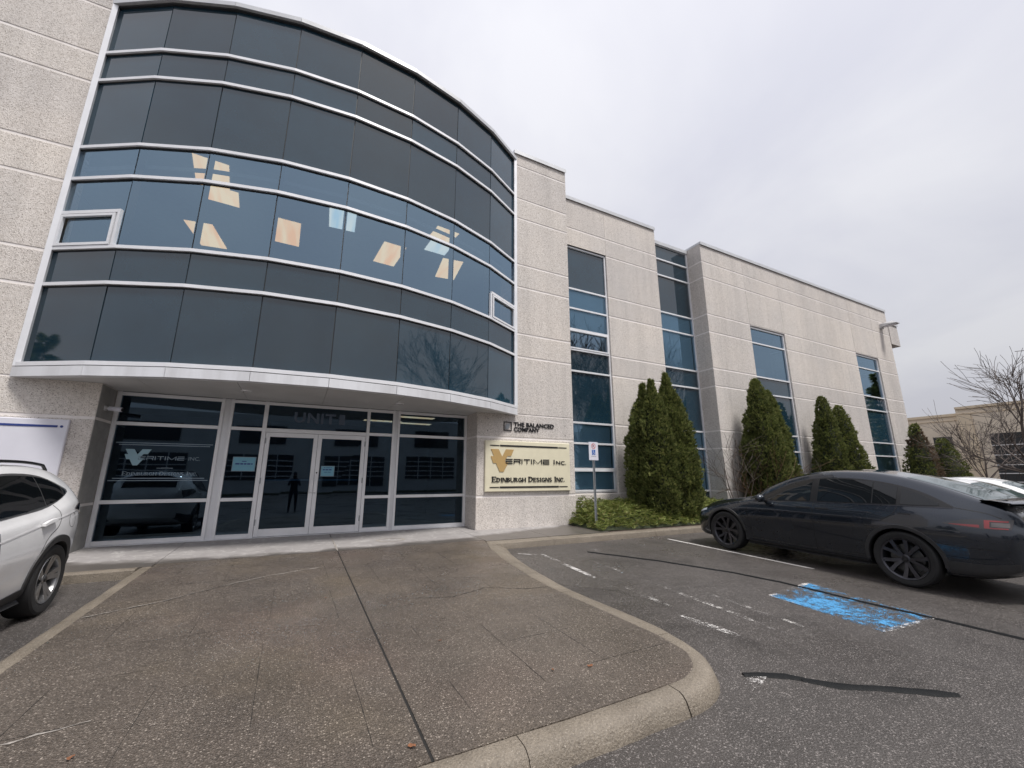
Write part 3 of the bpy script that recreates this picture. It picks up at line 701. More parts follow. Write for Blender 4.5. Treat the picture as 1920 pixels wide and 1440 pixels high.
strip('window_strip', 24.51, 26.79, 9.86, [.12, 1.5, 2.24, 2.88, 4.50, 5.20, 6.65, 7.335], 'bbbssvv', 'farthest window strip near the right corner')
m = M(); m.box(16.4, 16.9, 9.95, 9.97, 5.3, 5.62); m.box(25.0, 25.9, 9.98, 10.0, 5.3, 6.2); bpart(m, 'window_sticker', MAT['vinyl'])
m = M(); m.box(17.75, 18.2, 9.80, 9.806, 1.0, 1.75); bpart(m, 'notice', MAT['sign_white'])
# wet doors panel left of the third clump
m = M(); m.cbox(22.3, 23.3, 9.735, 9.76, .05, 2.15, .01); bpart(m, 'side_door', MAT['return_shade_door_grey'])
# ------------------------------------------------------------------ lettering
def text_mesh(name, body, x0, x1, z0, z1, y, mat, parent=None, ext=.004, offs=0.0, shear=0.0):
    cu = bpy.data.curves.new(name, 'FONT'); cu.body = body; cu.size = 1.0; cu.extrude = .02; cu.offset = offs; cu.shear = shear
    cu.resolution_u = 3
    o = bpy.data.objects.new(name, cu); COL.objects.link(o)
    dg = bpy.context.evaluated_depsgraph_get(); dg.update()
    me = bpy.data.meshes.new_from_object(o.evaluated_get(dg)); bpy.data.objects.remove(o); bpy.data.curves.remove(cu)
    vs = [v.co.copy() for v in me.vertices]
    ax, bx = min(v.x for v in vs), max(v.x for v in vs); ay, by = min(v.y for v in vs), max(v.y for v in vs)
    for v in me.vertices:
        c = v.co.copy(); v.co = ((x0 + (c.x - ax) / (bx - ax) * (x1 - x0)), y - (c.z / .02) * ext, z0 + (c.y - ay) / (by - ay) * (z1 - z0))
    me.materials.clear(); me.materials.append(mat); me.name = name
    o = bpy.data.objects.new(name, me); COL.objects.link(o)
    if parent: o.parent = parent
    return o
def small_caps(words, x0, x1, z0, hcap, y, mat, parent, ext=.004, offs=0.02, gap=.45, name='lettering', serif=True):
    """words set as large initial + smaller capitals, with small slab serifs, fitted between x0 and x1"""
    AW = {'I': .36, 'M': 1.0, 'N': .86, 'D': .86, 'G': .88, 'H': .86, 'U': .84, 'B': .76, 'R': .80, 'S': .70, 'E': .72, 'C': .82, '.': .28}
    lay = []; cur = 0
    for w in words:
        for k, ch in enumerate(w):
            h = 1.0 if k == 0 else .80
            lay.append((ch, cur, AW[ch] * h, h)); cur += (AW[ch] + .10) * h
        cur += gap
    tot = cur - gap; sc = (x1 - x0) / tot
    mm = M()
    for ch, x, w, h in lay:
        if ch == '.': mm.box(x0 + x*sc, x0 + (x + .16)*sc, y - ext, y + ext, z0, z0 + hcap*.17); continue
        glyph(mm, ch, x0 + x*sc, x0 + (x + w)*sc, z0, z0 + hcap*h, y, ext, serif)
    return mm.build(name, mat, parent)
def glyph(mm, ch, x0, x1, z0, z1, y, ext, serif=True):
    w, h = x1 - x0, z1 - z0; T, t_ = h * .24, h * .10           # thick stem, thin stroke
    def B(a, b, c, d): mm.box(x0 + a, x0 + b, y - ext, y + ext, z0 + c, z0 + d)
    def stem(a, th=T):
        B(a, a + th, 0, h)
        if serif: B(a - h*.07, a, 0, t_*.8); B(a + th, a + th + h*.07, 0, t_*.8); B(a - h*.07, a, h - t_*.8, h); B(a + th, a + th + h*.07, h - t_*.8, h)
    def diag(a0, a1, c0, c1, th):
        mm.prism([(0,0)]*0 or [(x0 + a0, 0), (x0 + a0 + th, 0), (x0 + a1 + th, 1), (x0 + a1, 1)], 0, 1) if False else mm.add(
            [(x0 + a0, y - ext, z0 + c0), (x0 + a0 + th, y - ext, z0 + c0), (x0 + a1 + th, y - ext, z0 + c1), (x0 + a1, y - ext, z0 + c1),
             (x0 + a0, y + ext, z0 + c0), (x0 + a0 + th, y + ext, z0 + c0), (x0 + a1 + th, y + ext, z0 + c1), (x0 + a1, y + ext, z0 + c1)],
            [(0,1,2,3),(4,7,6,5),(0,4,5,1),(1,5,6,2),(2,6,7,3),(3,7,4,0)])
    def arcst(cx_, cz_, rx, rz, a0, a1, th0, th1, n=12):
        rows = []
        for i in range(n + 1):
            a = radians(a0 + (a1 - a0) * i / n); k = abs(cos(a)); th = th0 + (th1 - th0) * k
            rows.append([(x0 + cx_ + cos(a)*rx, y - ext, z0 + cz_ + sin(a)*rz), (x0 + cx_ + cos(a)*(rx - th), y - ext, z0 + cz_ + sin(a)*max(.001, rz - th)), (x0 + cx_ + cos(a)*(rx - th), y + ext, z0 + cz_ + sin(a)*max(.001, rz - th)), (x0 + cx_ + cos(a)*rx, y + ext, z0 + cz_ + sin(a)*rz)])
        mm.grid(rows)
    if ch == 'E': stem(0); B(T, w, 0, t_); B(T, w*.85, h*.47, h*.47 + t_); B(T, w, h - t_, h); B(w - t_, w, t_, t_*2.4); B(w - t_, w, h - t_*2.4, h - t_)
    elif ch == 'I': stem((w - T)/2)
    elif ch == 'D': stem(0); arcst(T*.9, h/2, w - T*.9, h/2, -90, 90, t_, T)
    elif ch == 'B': stem(0); arcst(T*.9, h*.74, w*.92 - T*.9, h*.26, -90, 90, t_, T*.9); arcst(T*.9, h*.26, w - T*.9, h*.28, -90, 90, t_, T*.95)
    elif ch == 'R': stem(0); arcst(T*.9, h*.72, w*.9 - T*.9, h*.28, -90, 90, t_, T*.9); diag(w - T, w*.42, 0, h*.46, T)
    elif ch == 'N': stem(0, t_*1.2); stem(w - t_*1.2, t_*1.2); diag(w - T - t_*.4, t_*.2, 0, h, T)
    elif ch == 'M': stem(0, t_*1.2); stem(w - T, T); diag(w*.42, t_*.4, 0, h, T*.8); diag(w*.42, w - T, 0, h, t_)
    elif ch == 'H': stem(0); stem(w - T); B(T, w - T, h*.46, h*.46 + t_)
    elif ch == 'U': B(0, T, h*.35, h); B(w - t_*1.3, w, h*.35, h); arcst(w/2, h*.36, w/2, h*.36, 180, 360, t_*1.1, T*.8)
    elif ch == 'G': arcst(w/2, h/2, w/2, h/2, 40, 330, t_, T); B(w - T, w, 0.05*h, h*.45); B(w*.55, w, h*.40, h*.40 + t_)
    elif ch == 'C': arcst(w/2, h/2, w/2, h/2, 42, 318, t_, T); B(w*.86, w*.86 + t_, h*.62, h*.95)
    elif ch == 'S':
        arcst(w/2, h*.735, w/2, h*.265, 30, 270, t_*1.3, T*.8); arcst(w/2, h*.265, w/2, h*.265, 90, -150, t_*1.3, T*.8)
def techno(mm, s, x0, x1, z0, z1, y, ext):
    """wide squared lettering: E R I T M"""
    W_ = {'E': 1.15, 'R': 1.15, 'I': .22, 'T': 1.05, 'M': 1.5}; cur = 0; lay = []
    for ch in s: lay.append((ch, cur)); cur += W_[ch] + .18
    sc = (x1 - x0) / (cur - .18); h = z1 - z0; t_ = h * .17; v = t_ * 1.1
    for ch, c in lay:
        a = x0 + c*sc; b = a + W_[ch]*sc
        def B(p, q, r, u_): mm.box(p, q, y - ext, y + ext, z0 + r*h, z0 + u_*h)
        if ch == 'E': B(a, b, 0, .17); B(a, b, .415, .585); B(a, b, .83, 1)
        if ch == 'E': B(a, a + v, .17, .415)
        if ch == 'R':
            B(a, a + v, 0, .62); B(a, b, .83, 1); B(b - v, b, .5, .83); B(a + v, b - v, .42, .58)
            mm.add([(b - v*2.2, y-ext, z0 + .42*h), (b - v*1.0, y-ext, z0 + .42*h), (b, y-ext, z0), (b - v*1.2, y-ext, z0)], [(0,3,2,1)])
        if ch == 'I': B(a, a + v, 0, 1)
        if ch == 'T': B(a, b, .83, 1); B((a+b)/2 - v/2, (a+b)/2 + v/2, 0, .83)
        if ch == 'M':
            B(a, a + v, 0, 1); B(b - v, b, 0, 1); c_ = (a + b)/2
            for (p, q) in ((a + v*.2, c_), (b - v*.2, c_)):
                mm.add([(p - v*.5, y-ext, z1), (p + v*.5, y-ext, z1), (q + v*.5, y-ext, z0 + .1*h), (q - v*.5, y-ext, z0 + .1*h)], [(0,1,2,3)])
def v_logo(x0, x1, z0, z1, y, mat, parent, name='emblem', split=True):
    w, h = x1 - x0, z1 - z0
    def P(pts):
        mm = M(); n = len(pts); f = [(x0 + a*w, y, z0 + b*h) for a, b in pts]; bk = [(x0 + a*w, y + .008, z0 + b*h) for a, b in pts]
        mm.add(f + bk, [tuple(reversed(range(n)))] + [(i, (i+1) % n, n + (i+1) % n, n + i) for i in range(n)]); return mm.build(name, mat, parent, recalc=True)
    P([(0, 1), (.333, 1), (.49, .67), (.65, 1), (1, 1), (.88, .70), (.72, .70), (.62, .52), (.62, .42), (.76, .42), (.55, 0), (.38, 0), (.22, .375), (.10, .375), (0, .68), (.135, .68)])
# cream board
sb = empty('company_sign', (5.51, 9.74, .87), 0, 'cream rectangular sign board with gold V emblem on the entrance wall', 'sign')
def sgn(o, root):
    o.parent = root; o.matrix_parent_inverse = Matrix.Translation(-root.location); return o
m = M(); m.cbox(4.21, 6.80, 9.69, 9.742, .875, 2.16, .012); sgn(m.build('board', MAT['sign_cream']), sb)
for z in (2.035, .985):
    m = M(); m.box(4.34, 4.60, 9.680, 9.6895, z - .011, z + .011); m.box(4.62, 6.40, 9.680, 9.6895, z - .02, z + .02); m.box(6.42, 6.69, 9.680, 9.6895, z - .011, z + .011); sgn(m.build('rule_line', MAT['sign_black']), sb)
v_logo(4.36, 5.02, 1.37, 1.94, 9.678, MAT['sign_gold'], None); sgn(bpy.data.objects['emblem'], sb)
m = M(); techno(m, 'ERITIME', 4.78, 6.11, 1.575, 1.70, 9.679, .006); sgn(m.build('lettering', MAT['sign_black']), sb)
m = M(); glyph(m, 'I', 6.24, 6.29, 1.575, 1.70, 9.679, .006, False); sgn(m.build('lettering', MAT['sign_black']), sb)
sgn(text_mesh('lettering', 'NC.', 6.33, 6.655, 1.575, 1.67, 9.679, MAT['sign_black'], None, .006), sb)
sgn(small_caps(['EDINBURGH', 'DESIGNS', 'INC.'], 4.40, 6.61, 1.115, .135, 9.679, MAT['sign_black'], None, .006), sb)
# THE BALANCED COMPANY lettering on the wall
bc = empty('wall_lettering', (5.5, 9.75, 2.42), 0, 'black THE BALANCED COMPANY lettering and leaf square on the wall', 'sign')
m = M(); 
for q in ((4.75, 4.985, 2.655, 2.675), (4.75, 4.985, 2.435, 2.455), (4.75, 4.77, 2.455, 2.655), (4.965, 4.985, 2.455, 2.655)): m.box(q[0], q[1], 9.728, 9.749, q[2], q[3])
sgn(m.build('square', MAT['sign_black']), bc)
m = M(); n = 14; pts = []
for k in range(n + 1): a = k / n; pts.append((4.80 + .13*a + .035*sin(pi*a), 2.475 + .155*a - .02*sin(pi*a)*0 - .045*sin(pi*a)))
for k in range(1, n): a = 1 - k / n; pts.append((4.80 + .13*a - .045*sin(pi*a), 2.475 + .155*a + .045*sin(pi*a)))
m.add([(x, 9.732, z) for x, z in pts] + [(x, 9.749, z) for x, z in pts], [tuple(reversed(range(len(pts))))] + [(i, (i+1) % len(pts), len(pts) + (i+1) % len(pts), len(pts) + i) for i in range(len(pts))]); sgn(m.build('leaf', MAT['galvanised'], recalc=True), bc)
sgn(text_mesh('lettering', 'THE BALANCED', 5.05, 6.32, 2.565, 2.68, 9.738, MAT['sign_black'], None, .010, .02), bc)
sgn(text_mesh('lettering', 'COMPANY', 5.05, 5.84, 2.43, 2.545, 9.738, MAT['sign_black'], None, .010, .02), bc)
m = M()
for x, z in ((4.30, 2.72), (4.29, 2.41), (6.70, 2.66), (6.70, 2.38)): m.lathe([(.0005, -.006), (.012, -.006), (.012, .004)], 8, 'y', 0, (x, 9.75, z))
sgn(m.build('anchor_bolts', MAT['sign_black']), bc)
# left white board
lb_ = empty('wall_sign_board', (-4.6, 9.74, 1.1), 0, 'large pale lavender white sign board with a blue rule behind the white car', 'sign')
m = M(); m.cbox(-6.3, -3.55, 9.69, 9.742, .75, 2.19, .012); sgn(m.build('board', MAT['sign_white']), lb_)
m = M(); m.box(-6.1, -3.68, 9.683, 9.6895, 2.055, 2.09); sgn(m.build('rule_line', MAT['sign_navy']), lb_)
m = M(); m.lathe([(.0005, -.006), (.02, -.006), (.02, .0)], 14, 'y', 0, (-3.63, 9.69, 2.072)); sgn(m.build('dot', MAT['sign_navy']), lb_)
# vinyl on the glass (set before it, the glass's dimming put into the colours)
YV = 10.488
vg = empty('window_lettering', (-2.37, YV, 1.16), 0, 'pale blue company lettering and V emblem on the left entrance window', 'lettering')
for z, a, b in ((1.885, -3.13, -1.60), (1.848, -3.08, -1.645), (1.212, -3.08, -1.66), (1.17, -3.14, -1.60)):
    m = M(); m.box(a, b, YV, YV + .002, z - .008, z + .008); sgn(m.build('rule_line', MAT['vinyl_dim']), vg)
m = M(); m.box(-2.45, -2.20, YV, YV + .002, 1.40, 1.412); m.box(-2.38, -2.27, YV, YV + .0025, 1.395, 1.418); sgn(m.build('rule_line', MAT['vinyl_dim']), vg)
v_logo(-2.97, -2.58, 1.455, 1.765, YV, MAT['vinyl'], None, 'window_emblem'); sgn(bpy.data.objects['window_emblem'], vg)
m = M(); techno(m, 'ERITIME', -2.76, -2.04, 1.56, 1.635, YV, .001); sgn(m.build('lettering', MAT['vinyl_dim']), vg)
sgn(text_mesh('lettering', 'INC.', -1.97, -1.78, 1.56, 1.63, YV, MAT['vinyl_dim'], None, .001), vg)
sgn(small_caps(['EDINBURGH', 'DESIGNS', 'INC.'], -2.95, -1.78, 1.265, .075, YV, MAT['vinyl_dim'], None, .001), vg)
ul = empty('transom_lettering', (.36, YV, 2.44), 0, 'faded UNIT 1 lettering on the glass above the doors', 'lettering')
for tx, a, b in (('U', -.17, .06), ('N', .10, .34), ('I', .385, .435), ('T', .47, .70), ('1', .775, .90)): sgn(text_mesh('letter', tx, a, b, 2.44, 2.68, YV, MAT['vinyl_faint'], None, .001, .03), ul)
# white paper notices, the glass's blue tint put into their colour
for k, (x0, x1, z0, z1, lb) in enumerate([(-1.22, -.80, 1.355, 1.655, 'white paper notice coloured blue as through the glass, on the narrow pane left of the doors'), (.485, .77, 1.25, 1.485, 'smaller white paper notice coloured blue as through the glass, on the right entrance door')]):
    yv = YV - .004 if k == 0 else YG - .022
    r = empty('paper_notice', ((x0 + x1)/2, yv, z0), 0, lb, 'notice')
    m = M(); m.box(x0, x1, yv, yv + .003, z0, z1); sgn(m.build('sheet', MAT['paper']), r)
    m = M(); b_ = .012
    for q in ((x0, x1, z0, z0 + b_), (x0, x1, z1 - b_, z1), (x0, x0 + b_, z0 + b_, z1 - b_), (x1 - b_, x1, z0 + b_, z1 - b_)): m.box(q[0], q[1], yv - .002, yv - .0005, q[2], q[3])
    sgn(m.build('sleeve_edge', MAT['vinyl_dim']), r)
    rnd = random.Random(k)
    for (zz, hh, w_) in ([(.66, .016, .20), (.46, .030, .74)] if k == 0 else [(.80, .012, .6), (.58, .026, .72), (.38, .010, .5)]):
        m = M(); x = (x0 + x1)/2 - (x1 - x0)*w_/2; xe = (x0 + x1)/2 + (x1 - x0)*w_/2
        while x < xe - .01:
            l = min(rnd.uniform(.03, .09), xe - x); m.box(x, x + l, yv - .002, yv - .0005, z0 + (z1 - z0)*zz, z0 + (z1 - z0)*zz + hh); x += l + .012
        tag(sgn(m.build('print_line', MAT['sign_navy']), r), kind='stuff')
# accessible parking sign
ps = empty('accessible_parking_sign', (6.86, 8.72, G(8.72)), 0, 'white accessible permit parking sign on a thin steel post', 'sign')
m = M(); 
m.box(-.024, -.020, -.012, .012, -.1, 2.16); m.box(.020, .024, -.012, .012, -.1, 2.16); m.box(-.020, .020, .008, .012, -.1, 2.16); m.box(-.034, -.0245, -.014, -.010, -.1, 2.16); m.box(.0245, .034, -.014, -.010, -.1, 2.16)
m.build('post', MAT['galvanised'], ps)
m = M(); m.cbox(-.15, .15, -.022, -.016, 1.715, 2.185, .003); pl = m.build('plate', MAT['sign_white'], ps); 
m = M(); rows_ = []
for k in range(29): a = 2*pi*k/28; rows_.append([(.070*cos(a), -.0235, 2.08 + .070*sin(a)), (.057*cos(a), -.0235, 2.08 + .057*sin(a))])
m.grid(rows_); m.add([(-.048, -.0236, 2.121), (-.039, -.0236, 2.13), (.048, -.0236, 2.039), (.039, -.0236, 2.030)], [(0,1,2,3)]); m.build('prohibition_ring', MAT['sign_red'], pl)
text_mesh('letter', 'P', -.026, .026, 2.045, 2.115, -.0228, MAT['sign_black'], pl, .0004)
m = M(); m.box(-.055, .055, -.0232, -.0222, 1.85, 1.985); m.build('symbol_panel', MAT['sign_blue'], pl)
m = M(); a_ = -.0242
m.lathe([(.0005, 0), (.011, 0), (.011, .001)], 10, 'y', 0, (-.012, a_, 1.965))
for q in [((-.012, 1.95), (-.006, 1.91)), ((-.006, 1.91), (.018, 1.91)), ((.018, 1.91), (.028, 1.875)), ((.028, 1.875), (.038, 1.878)), ((-.010, 1.932), (.012, 1.930))]: m.tube([(q[0][0], a_, q[0][1]), (q[1][0], a_, q[1][1])], .0045, 5)
m.tube([(-.004 + .026*cos(t_), a_, 1.888 + .026*sin(t_)) for t_ in [radians(130 + 230*k/12) for k in range(13)]], .004, 5); m.build('wheelchair_symbol', MAT['sign_white'], pl)
text_mesh('lettering', 'BY PERMIT ONLY', -.08, .08, 1.805, 1.822, -.0228, MAT['sign_black'], pl, .0004)
# security camera on the left return
sc_ = empty('security_camera', (-3.255, 10.05, 2.47), 0, 'small white bullet security camera on the left return wall', 'camera')
m = M(); m.tube([(.06, 0, .0), (.15, -.02, -.01), (.26, -.05, -.02)], [.04, .042, .040], 16); m.build('housing', MAT['sign_white'], sc_, smooth=50)
m = M(); m.box(-.002, .02, -.04, .04, -.04, .04); m.tube([(.02, 0, 0), (.07, 0, 0)], .02, 10); m.build('bracket', MAT['lamp_grey'], sc_)
m = M(); m.tube([(.259, -.0497, -.02), (.268, -.052, -.021)], .032, 14); m.build('lens', MAT['sign_black'], sc_)
# wall lamp high on the right block
wl_ = empty('wall_lamp', (27.85, 9.748, 9.32), 0, 'pale shoebox wall lamp high on the far right corner', 'lamp')
m = M(); m.box(-.16, .16, -.10, -.002, -.16, .16); m.build('junction_box', MAT['lamp_grey'], wl_)
m = M(); m.add([(-.22, -.12, -.06), (.22, -.12, -.06), (.26, -.95, -.02), (-.26, -.95, -.02), (-.20, -.12, .16), (.20, -.12, .16), (.12, -.70, .20), (-.12, -.70, .20)], [(0,3,2,1),(4,5,6,7),(0,1,5,4),(1,2,6,5),(2,3,7,6),(3,0,4,7)]); m.build('head', MAT['lamp_grey'], wl_, recalc=True)
m = M(); m.box(-.2, .2, -.85, -.2, -.075, -.062); m.build('lens', MAT['sign_white'], wl_); wl_.scale = (.8, .8, .8)
# ------------------------------------------------------------------ cars
def car_paint(name, col, flake=0.0, rough=.22, coat=1.0, metal=.0, wetbump=.25, spec=.3):
    t = NT(name); tcx = t.node('ShaderNodeTexCoord').outputs['Object']
    d = t.noise(260, 2, .6, tcx); drops = t.voro(190, tcx)
    dirt = t.noise(1.8, 5, .6, tcx)
    c = t.mix(.5, col, t.ramp(dirt, [(.3, .82), (.7, 1.08)]), 'MULTIPLY')
    h = t.ramp(drops, [(.16, 1.0), (.30, 0.0)])
    nb = t.bump(h, wetbump, .0008)
    return t.done(t.pbr(c, t.math('ADD', t.math('MULTIPLY', dirt, .12), rough - .06), metal, None, **{'Coat Weight': coat, 'Coat Roughness': .03, 'Coat Normal': nb, 'Specular IOR Level': spec, 'Coat IOR': 1.6}))
car_paint('paint_black_car', (.017, .023, .034), rough=.27, metal=.75, coat=1.0, wetbump=.10, spec=.2)
car_paint('paint_white_car', (.82, .82, .83), rough=.30, wetbump=.08)
car_paint('paint_white_car2', (.78, .79, .80), rough=.30, wetbump=.08)
t = NT('car_glass'); tcx = t.node('ShaderNodeTexCoord').outputs['Object']
t.done(t.pbr((.004, .005, .006), .02, normal=t.bump(t.ramp(t.voro(170, tcx), [(.15, 1.0), (.3, 0.0)]), .05, .0006), IOR=1.52))
t = NT('car_glass_clear')
t.done(t.pbr((.05, .075, .08), .05, IOR=1.55))
simple('car_trim_black', (.008, .008, .009), .35, vary=.2)
simple('car_plastic', (.030, .030, .032), .6, vary=.25, vs=12)
simple('car_seam', (.003, .003, .003), .6)
simple('tyre_rubber', (.016, .016, .017), .75, vary=.3, vs=30)
simple('rim_dark', (.075, .075, .085), .30, .8, vary=.15)
simple('rim_silver', (.34, .34, .345), .3, .85, vary=.1)
simple('brake_disc', (.10, .10, .10), .4, .8)
simple('chrome', (.55, .55, .57), .15, 1.0)
simple('lamp_clear', (.55, .60, .66), .12, .2)
simple('lamp_red', (.20, .006, .008), .12, **{'Coat Weight': 1.0})
simple('lamp_smoke', (.012, .009, .010), .12, **{'Coat Weight': 1.0})
simple('plate_white', (.60, .62, .66), .4)

def pchip(kn):
    xs = [k[0] for k in kn]; ys = [k[1] for k in kn]; n = len(xs)
    h = [xs[i+1]-xs[i] for i in range(n-1)]; dl = [(ys[i+1]-ys[i])/h[i] for i in range(n-1)]; d = [0]*n
    for i in range(1, n-1):
        if dl[i-1]*dl[i] > 0:
            w1, w2 = 2*h[i]+h[i-1], h[i]+2*h[i-1]; d[i] = (w1+w2)/(w1/dl[i-1]+w2/dl[i])
    d[0] = dl[0]; d[-1] = dl[-1]
    def f(x):
        if x <= xs[0]: return ys[0]
        if x >= xs[-1]: return ys[-1]
        i = 0
        while xs[i+1] < x: i += 1
        t_ = (x-xs[i])/h[i]; a = t_*t_*t_; b = t_*t_
        return ys[i]*(2*a-3*b+1)+h[i]*d[i]*(a-2*b+t_)+ys[i+1]*(-2*a+3*b)+h[i]*d[i+1]*(a-b)
    return f
def cat(P, n=5):
    out = []
    for i in range(len(P)-1):
        p0, p1, p2, p3 = P[max(i-1,0)], P[i], P[i+1], P[min(i+2,len(P)-1)]
        for k in range(n):
            t_ = k/n
            out.append(tuple(.5*((2*p1[j])+(-p0[j]+p2[j])*t_+(2*p0[j]-5*p1[j]+4*p2[j]-p3[j])*t_*t_+(-p0[j]+3*p1[j]-3*p2[j]+p3[j])*t_**3) for j in range(2)))
    out.append(P[-1]); return out
class Car:
    """parametric body: u runs from the nose to the tail (0 = front axle), w sideways, z up"""
    def __init__(s, spec):
        s.sp = spec; s.T = pchip(spec['top']); s.B = pchip(spec['bot']); s.S = pchip(spec['belt']); s.W = pchip(spec['width']); s.R = pchip(spec['rail']); s.cache = {}
        s.crease = spec.get('crease', .7)
    def ring(s, u):
        k = round(u, 4)
        if k in s.cache: return s.cache[k]
        T, B, S, W, R = s.T(u), s.B(u), s.S(u), s.W(u), s.R(u); S = min(S, T - .03); H = S - B; g = T - S
        R = min(R, W*.93)
        P = [(0, B), (.70*W, B), (.90*W, B + .04*H + .01), (.955*W, B + .16*H), (.985*W, B + .40*H), (1.0*W, B + s.crease*H), (.968*W, B + .88*H), (.915*W, S),
             (.915*W + (R - .915*W)*.46, S + .46*g), (R, S + .84*g), (.84*R, S + .945*g), (.5*R, T - .015*min(1, g*2)), (0, T)]
        r = cat(P, 5); s.cache[k] = r; return r
    def side(s, u, z):
        r = s.ring(u); best = None
        for a, b in zip(r[8:-1], r[9:]):
            if (a[1] - z) * (b[1] - z) <= 0 and abs(b[1] - a[1]) > 1e-7:
                w = a[0] + (b[0] - a[0]) * (z - a[1]) / (b[1] - a[1])
                if best is None or w > best: best = w
        if best is None: best = r[12][0] if z < r[12][1] else r[-4][0]
        return best
    def topz(s, u, w):
        r = s.ring(u); w = abs(w)
        for a, b in zip(r[30:-1], r[31:]):
            if a[0] >= w >= b[0]:
                return a[1] + (b[1] - a[1]) * ((w - a[0]) / (b[0] - a[0]) if abs(b[0]-a[0]) > 1e-9 else 0)
        return r[-1][1]
    def pt(s, sd, u, z, o=0.0): return (sd * (s.side(u, z) + o), -u, z)
    def body(s, root, mat, arch):
        u0, u1 = s.sp['u']; n = 110; rows = []
        us = [u0 + (u1-u0) * (.5 - .5*cos(pi*i/n)) * 1.0 for i in range(n+1)]
        for u in us:
            r = s.ring(u); rows.append([(w, -u, z) for w, z in r] + [(-w, -u, z) for w, z in reversed(r[1:-1])])
        mm = M(); mm.grid(rows, closed=True); k = len(rows[0])
        mm.f.append(tuple(range(k))); mm.mi.append(0); e = n*k; mm.f.append(tuple(reversed(range(e, e+k)))); mm.mi.append(0)
        o = mm.build('body', [mat, MAT['car_trim_black']], root, smooth=55, recalc=True)
        cut = M()
        for (ua, ra) in arch:
            for sd in (-1, 1):
                c = M(); c.lathe([(0.0005, sd*.52), (ra, sd*.52), (ra, sd*1.3), (.0005, sd*1.3)], 40, 'x', 0, (0, -ua, s.sp['wr'])); 
                b = len(cut.v); cut.v += c.v; cut.f += [tuple(b + i for i in f) for f in c.f]; cut.mi += [0]*len(c.f)
        co = cut.build('cutter', MAT['car_trim_black'], None, recalc=True)
        md = o.modifiers.new('arches', 'BOOLEAN'); md.operation = 'DIFFERENCE'; md.object = co; md.solver = 'EXACT'
        try: md.material_mode = 'TRANSFER'
        except Exception: pass
        pr = o.parent; o.parent = None
        dg = bpy.context.evaluated_depsgraph_get(); dg.update()
        me = bpy.data.meshes.new_from_object(o.evaluated_get(dg)); o.modifiers.clear(); o.data = me; me.name = 'body'; o.parent = pr
        bpy.data.objects.remove(co, do_unlink=True)
        try: me.set_sharp_from_angle(angle=radians(40))
        except Exception: pass
        return o
    def patch(s, root, name, mat, sd, lo, hi, nu=24, nz=8, o=.004, skirt=.02, **k):
        """lo / hi: polylines of (u, z) for the lower and the upper edge, sampled together"""
        def samp(pl, t_):
            L = [0]
            for a, b in zip(pl[:-1], pl[1:]): L.append(L[-1] + math.hypot(b[0]-a[0], b[1]-a[1]))
            d = t_*L[-1]
            for i in range(len(pl)-1):
                if L[i+1] >= d - 1e-9:
                    q = (d-L[i])/max(1e-9, L[i+1]-L[i]); return (pl[i][0]+(pl[i+1][0]-pl[i][0])*q, pl[i][1]+(pl[i+1][1]-pl[i][1])*q)
            return pl[-1]
        lo2 = cat(lo, 4) if len(lo) > 2 else lo; hi2 = cat(hi, 4) if len(hi) > 2 else hi
        rows = []
        for j in range(-1, nz+2):
            t_ = min(max(j/nz, 0), 1); row = []
            for i in range(-1, nu+2):
                q = min(max(i/nu, 0), 1); a, b = samp(lo2, q), samp(hi2, q); u, z = a[0]+(b[0]-a[0])*t_, a[1]+(b[1]-a[1])*t_
                edge = j in (-1, nz+1) or i in (-1, nu+1)
                row.append(s.pt(sd, u, z, o - (skirt if edge else 0)))
            rows.append(row)
        mm = M(); mm.grid(rows); return mm.build(name, mat, root, smooth=40, recalc=True, **k)
    def tpatch(s, root, name, mat, ul, fr, o=.004, nw=16, nu=14, w_of=None):
        """patch on the upper surface between u values ul, half width fr(u)"""
        rows = []
        for i in range(nu+1):
            u = ul[0] + (ul[1]-ul[0])*i/nu; hw = fr(u)
            rows.append([((2*j/nw-1)*hw, -u, s.topz(u, (2*j/nw-1)*hw) + o) for j in range(nw+1)])
        mm = M(); mm.grid(rows); return mm.build(name, mat, root, smooth=40, recalc=True)
    def seam(s, root, pts, wd=.008, mat='car_seam', name='panel_gap', sides=(-1, 1), o=.0015):
        for sd in sides:
            P = cat(pts, 8) if len(pts) > 2 else [(pts[0][0]+(pts[1][0]-pts[0][0])*i/12, pts[0][1]+(pts[1][1]-pts[0][1])*i/12) for i in range(13)]
            rows = []
            for i, p in enumerate(P):
                a, b = P[max(i-1,0)], P[min(i+1,len(P)-1)]; d = math.hypot(b[0]-a[0], b[1]-a[1]) or 1; nx_, nz_ = -(b[1]-a[1])/d*wd/2, (b[0]-a[0])/d*wd/2
                rows.append([s.pt(sd, p[0]+nx_, p[1]+nz_, o), s.pt(sd, p[0]-nx_, p[1]-nz_, o)])
            mm = M(); mm.grid(rows); mm.build(name, MAT[mat], root)
    def arch_trim(s, root, ua, r0, r1, a0, a1, mat, name='arch_trim', o=.012):
        for sd in (-1, 1):
            rows = []; n = 30
            for i in range(n+1):
                a = radians(a0+(a1-a0)*i/n); row = []
                for rr, oo in ((r0-.002, -.06), (r0, o*.6), (r0*.5+r1*.5, o), (r1-.006, o), (r1, -.006)):
                    u, z = ua - rr*cos(a), s.sp['wr'] + rr*sin(a); row.append(s.pt(sd, u, max(z, s.B(u)+.02), oo))
                rows.append(row)
            mm = M(); mm.grid(rows); mm.build(name, MAT[mat], root, smooth=40, recalc=True)
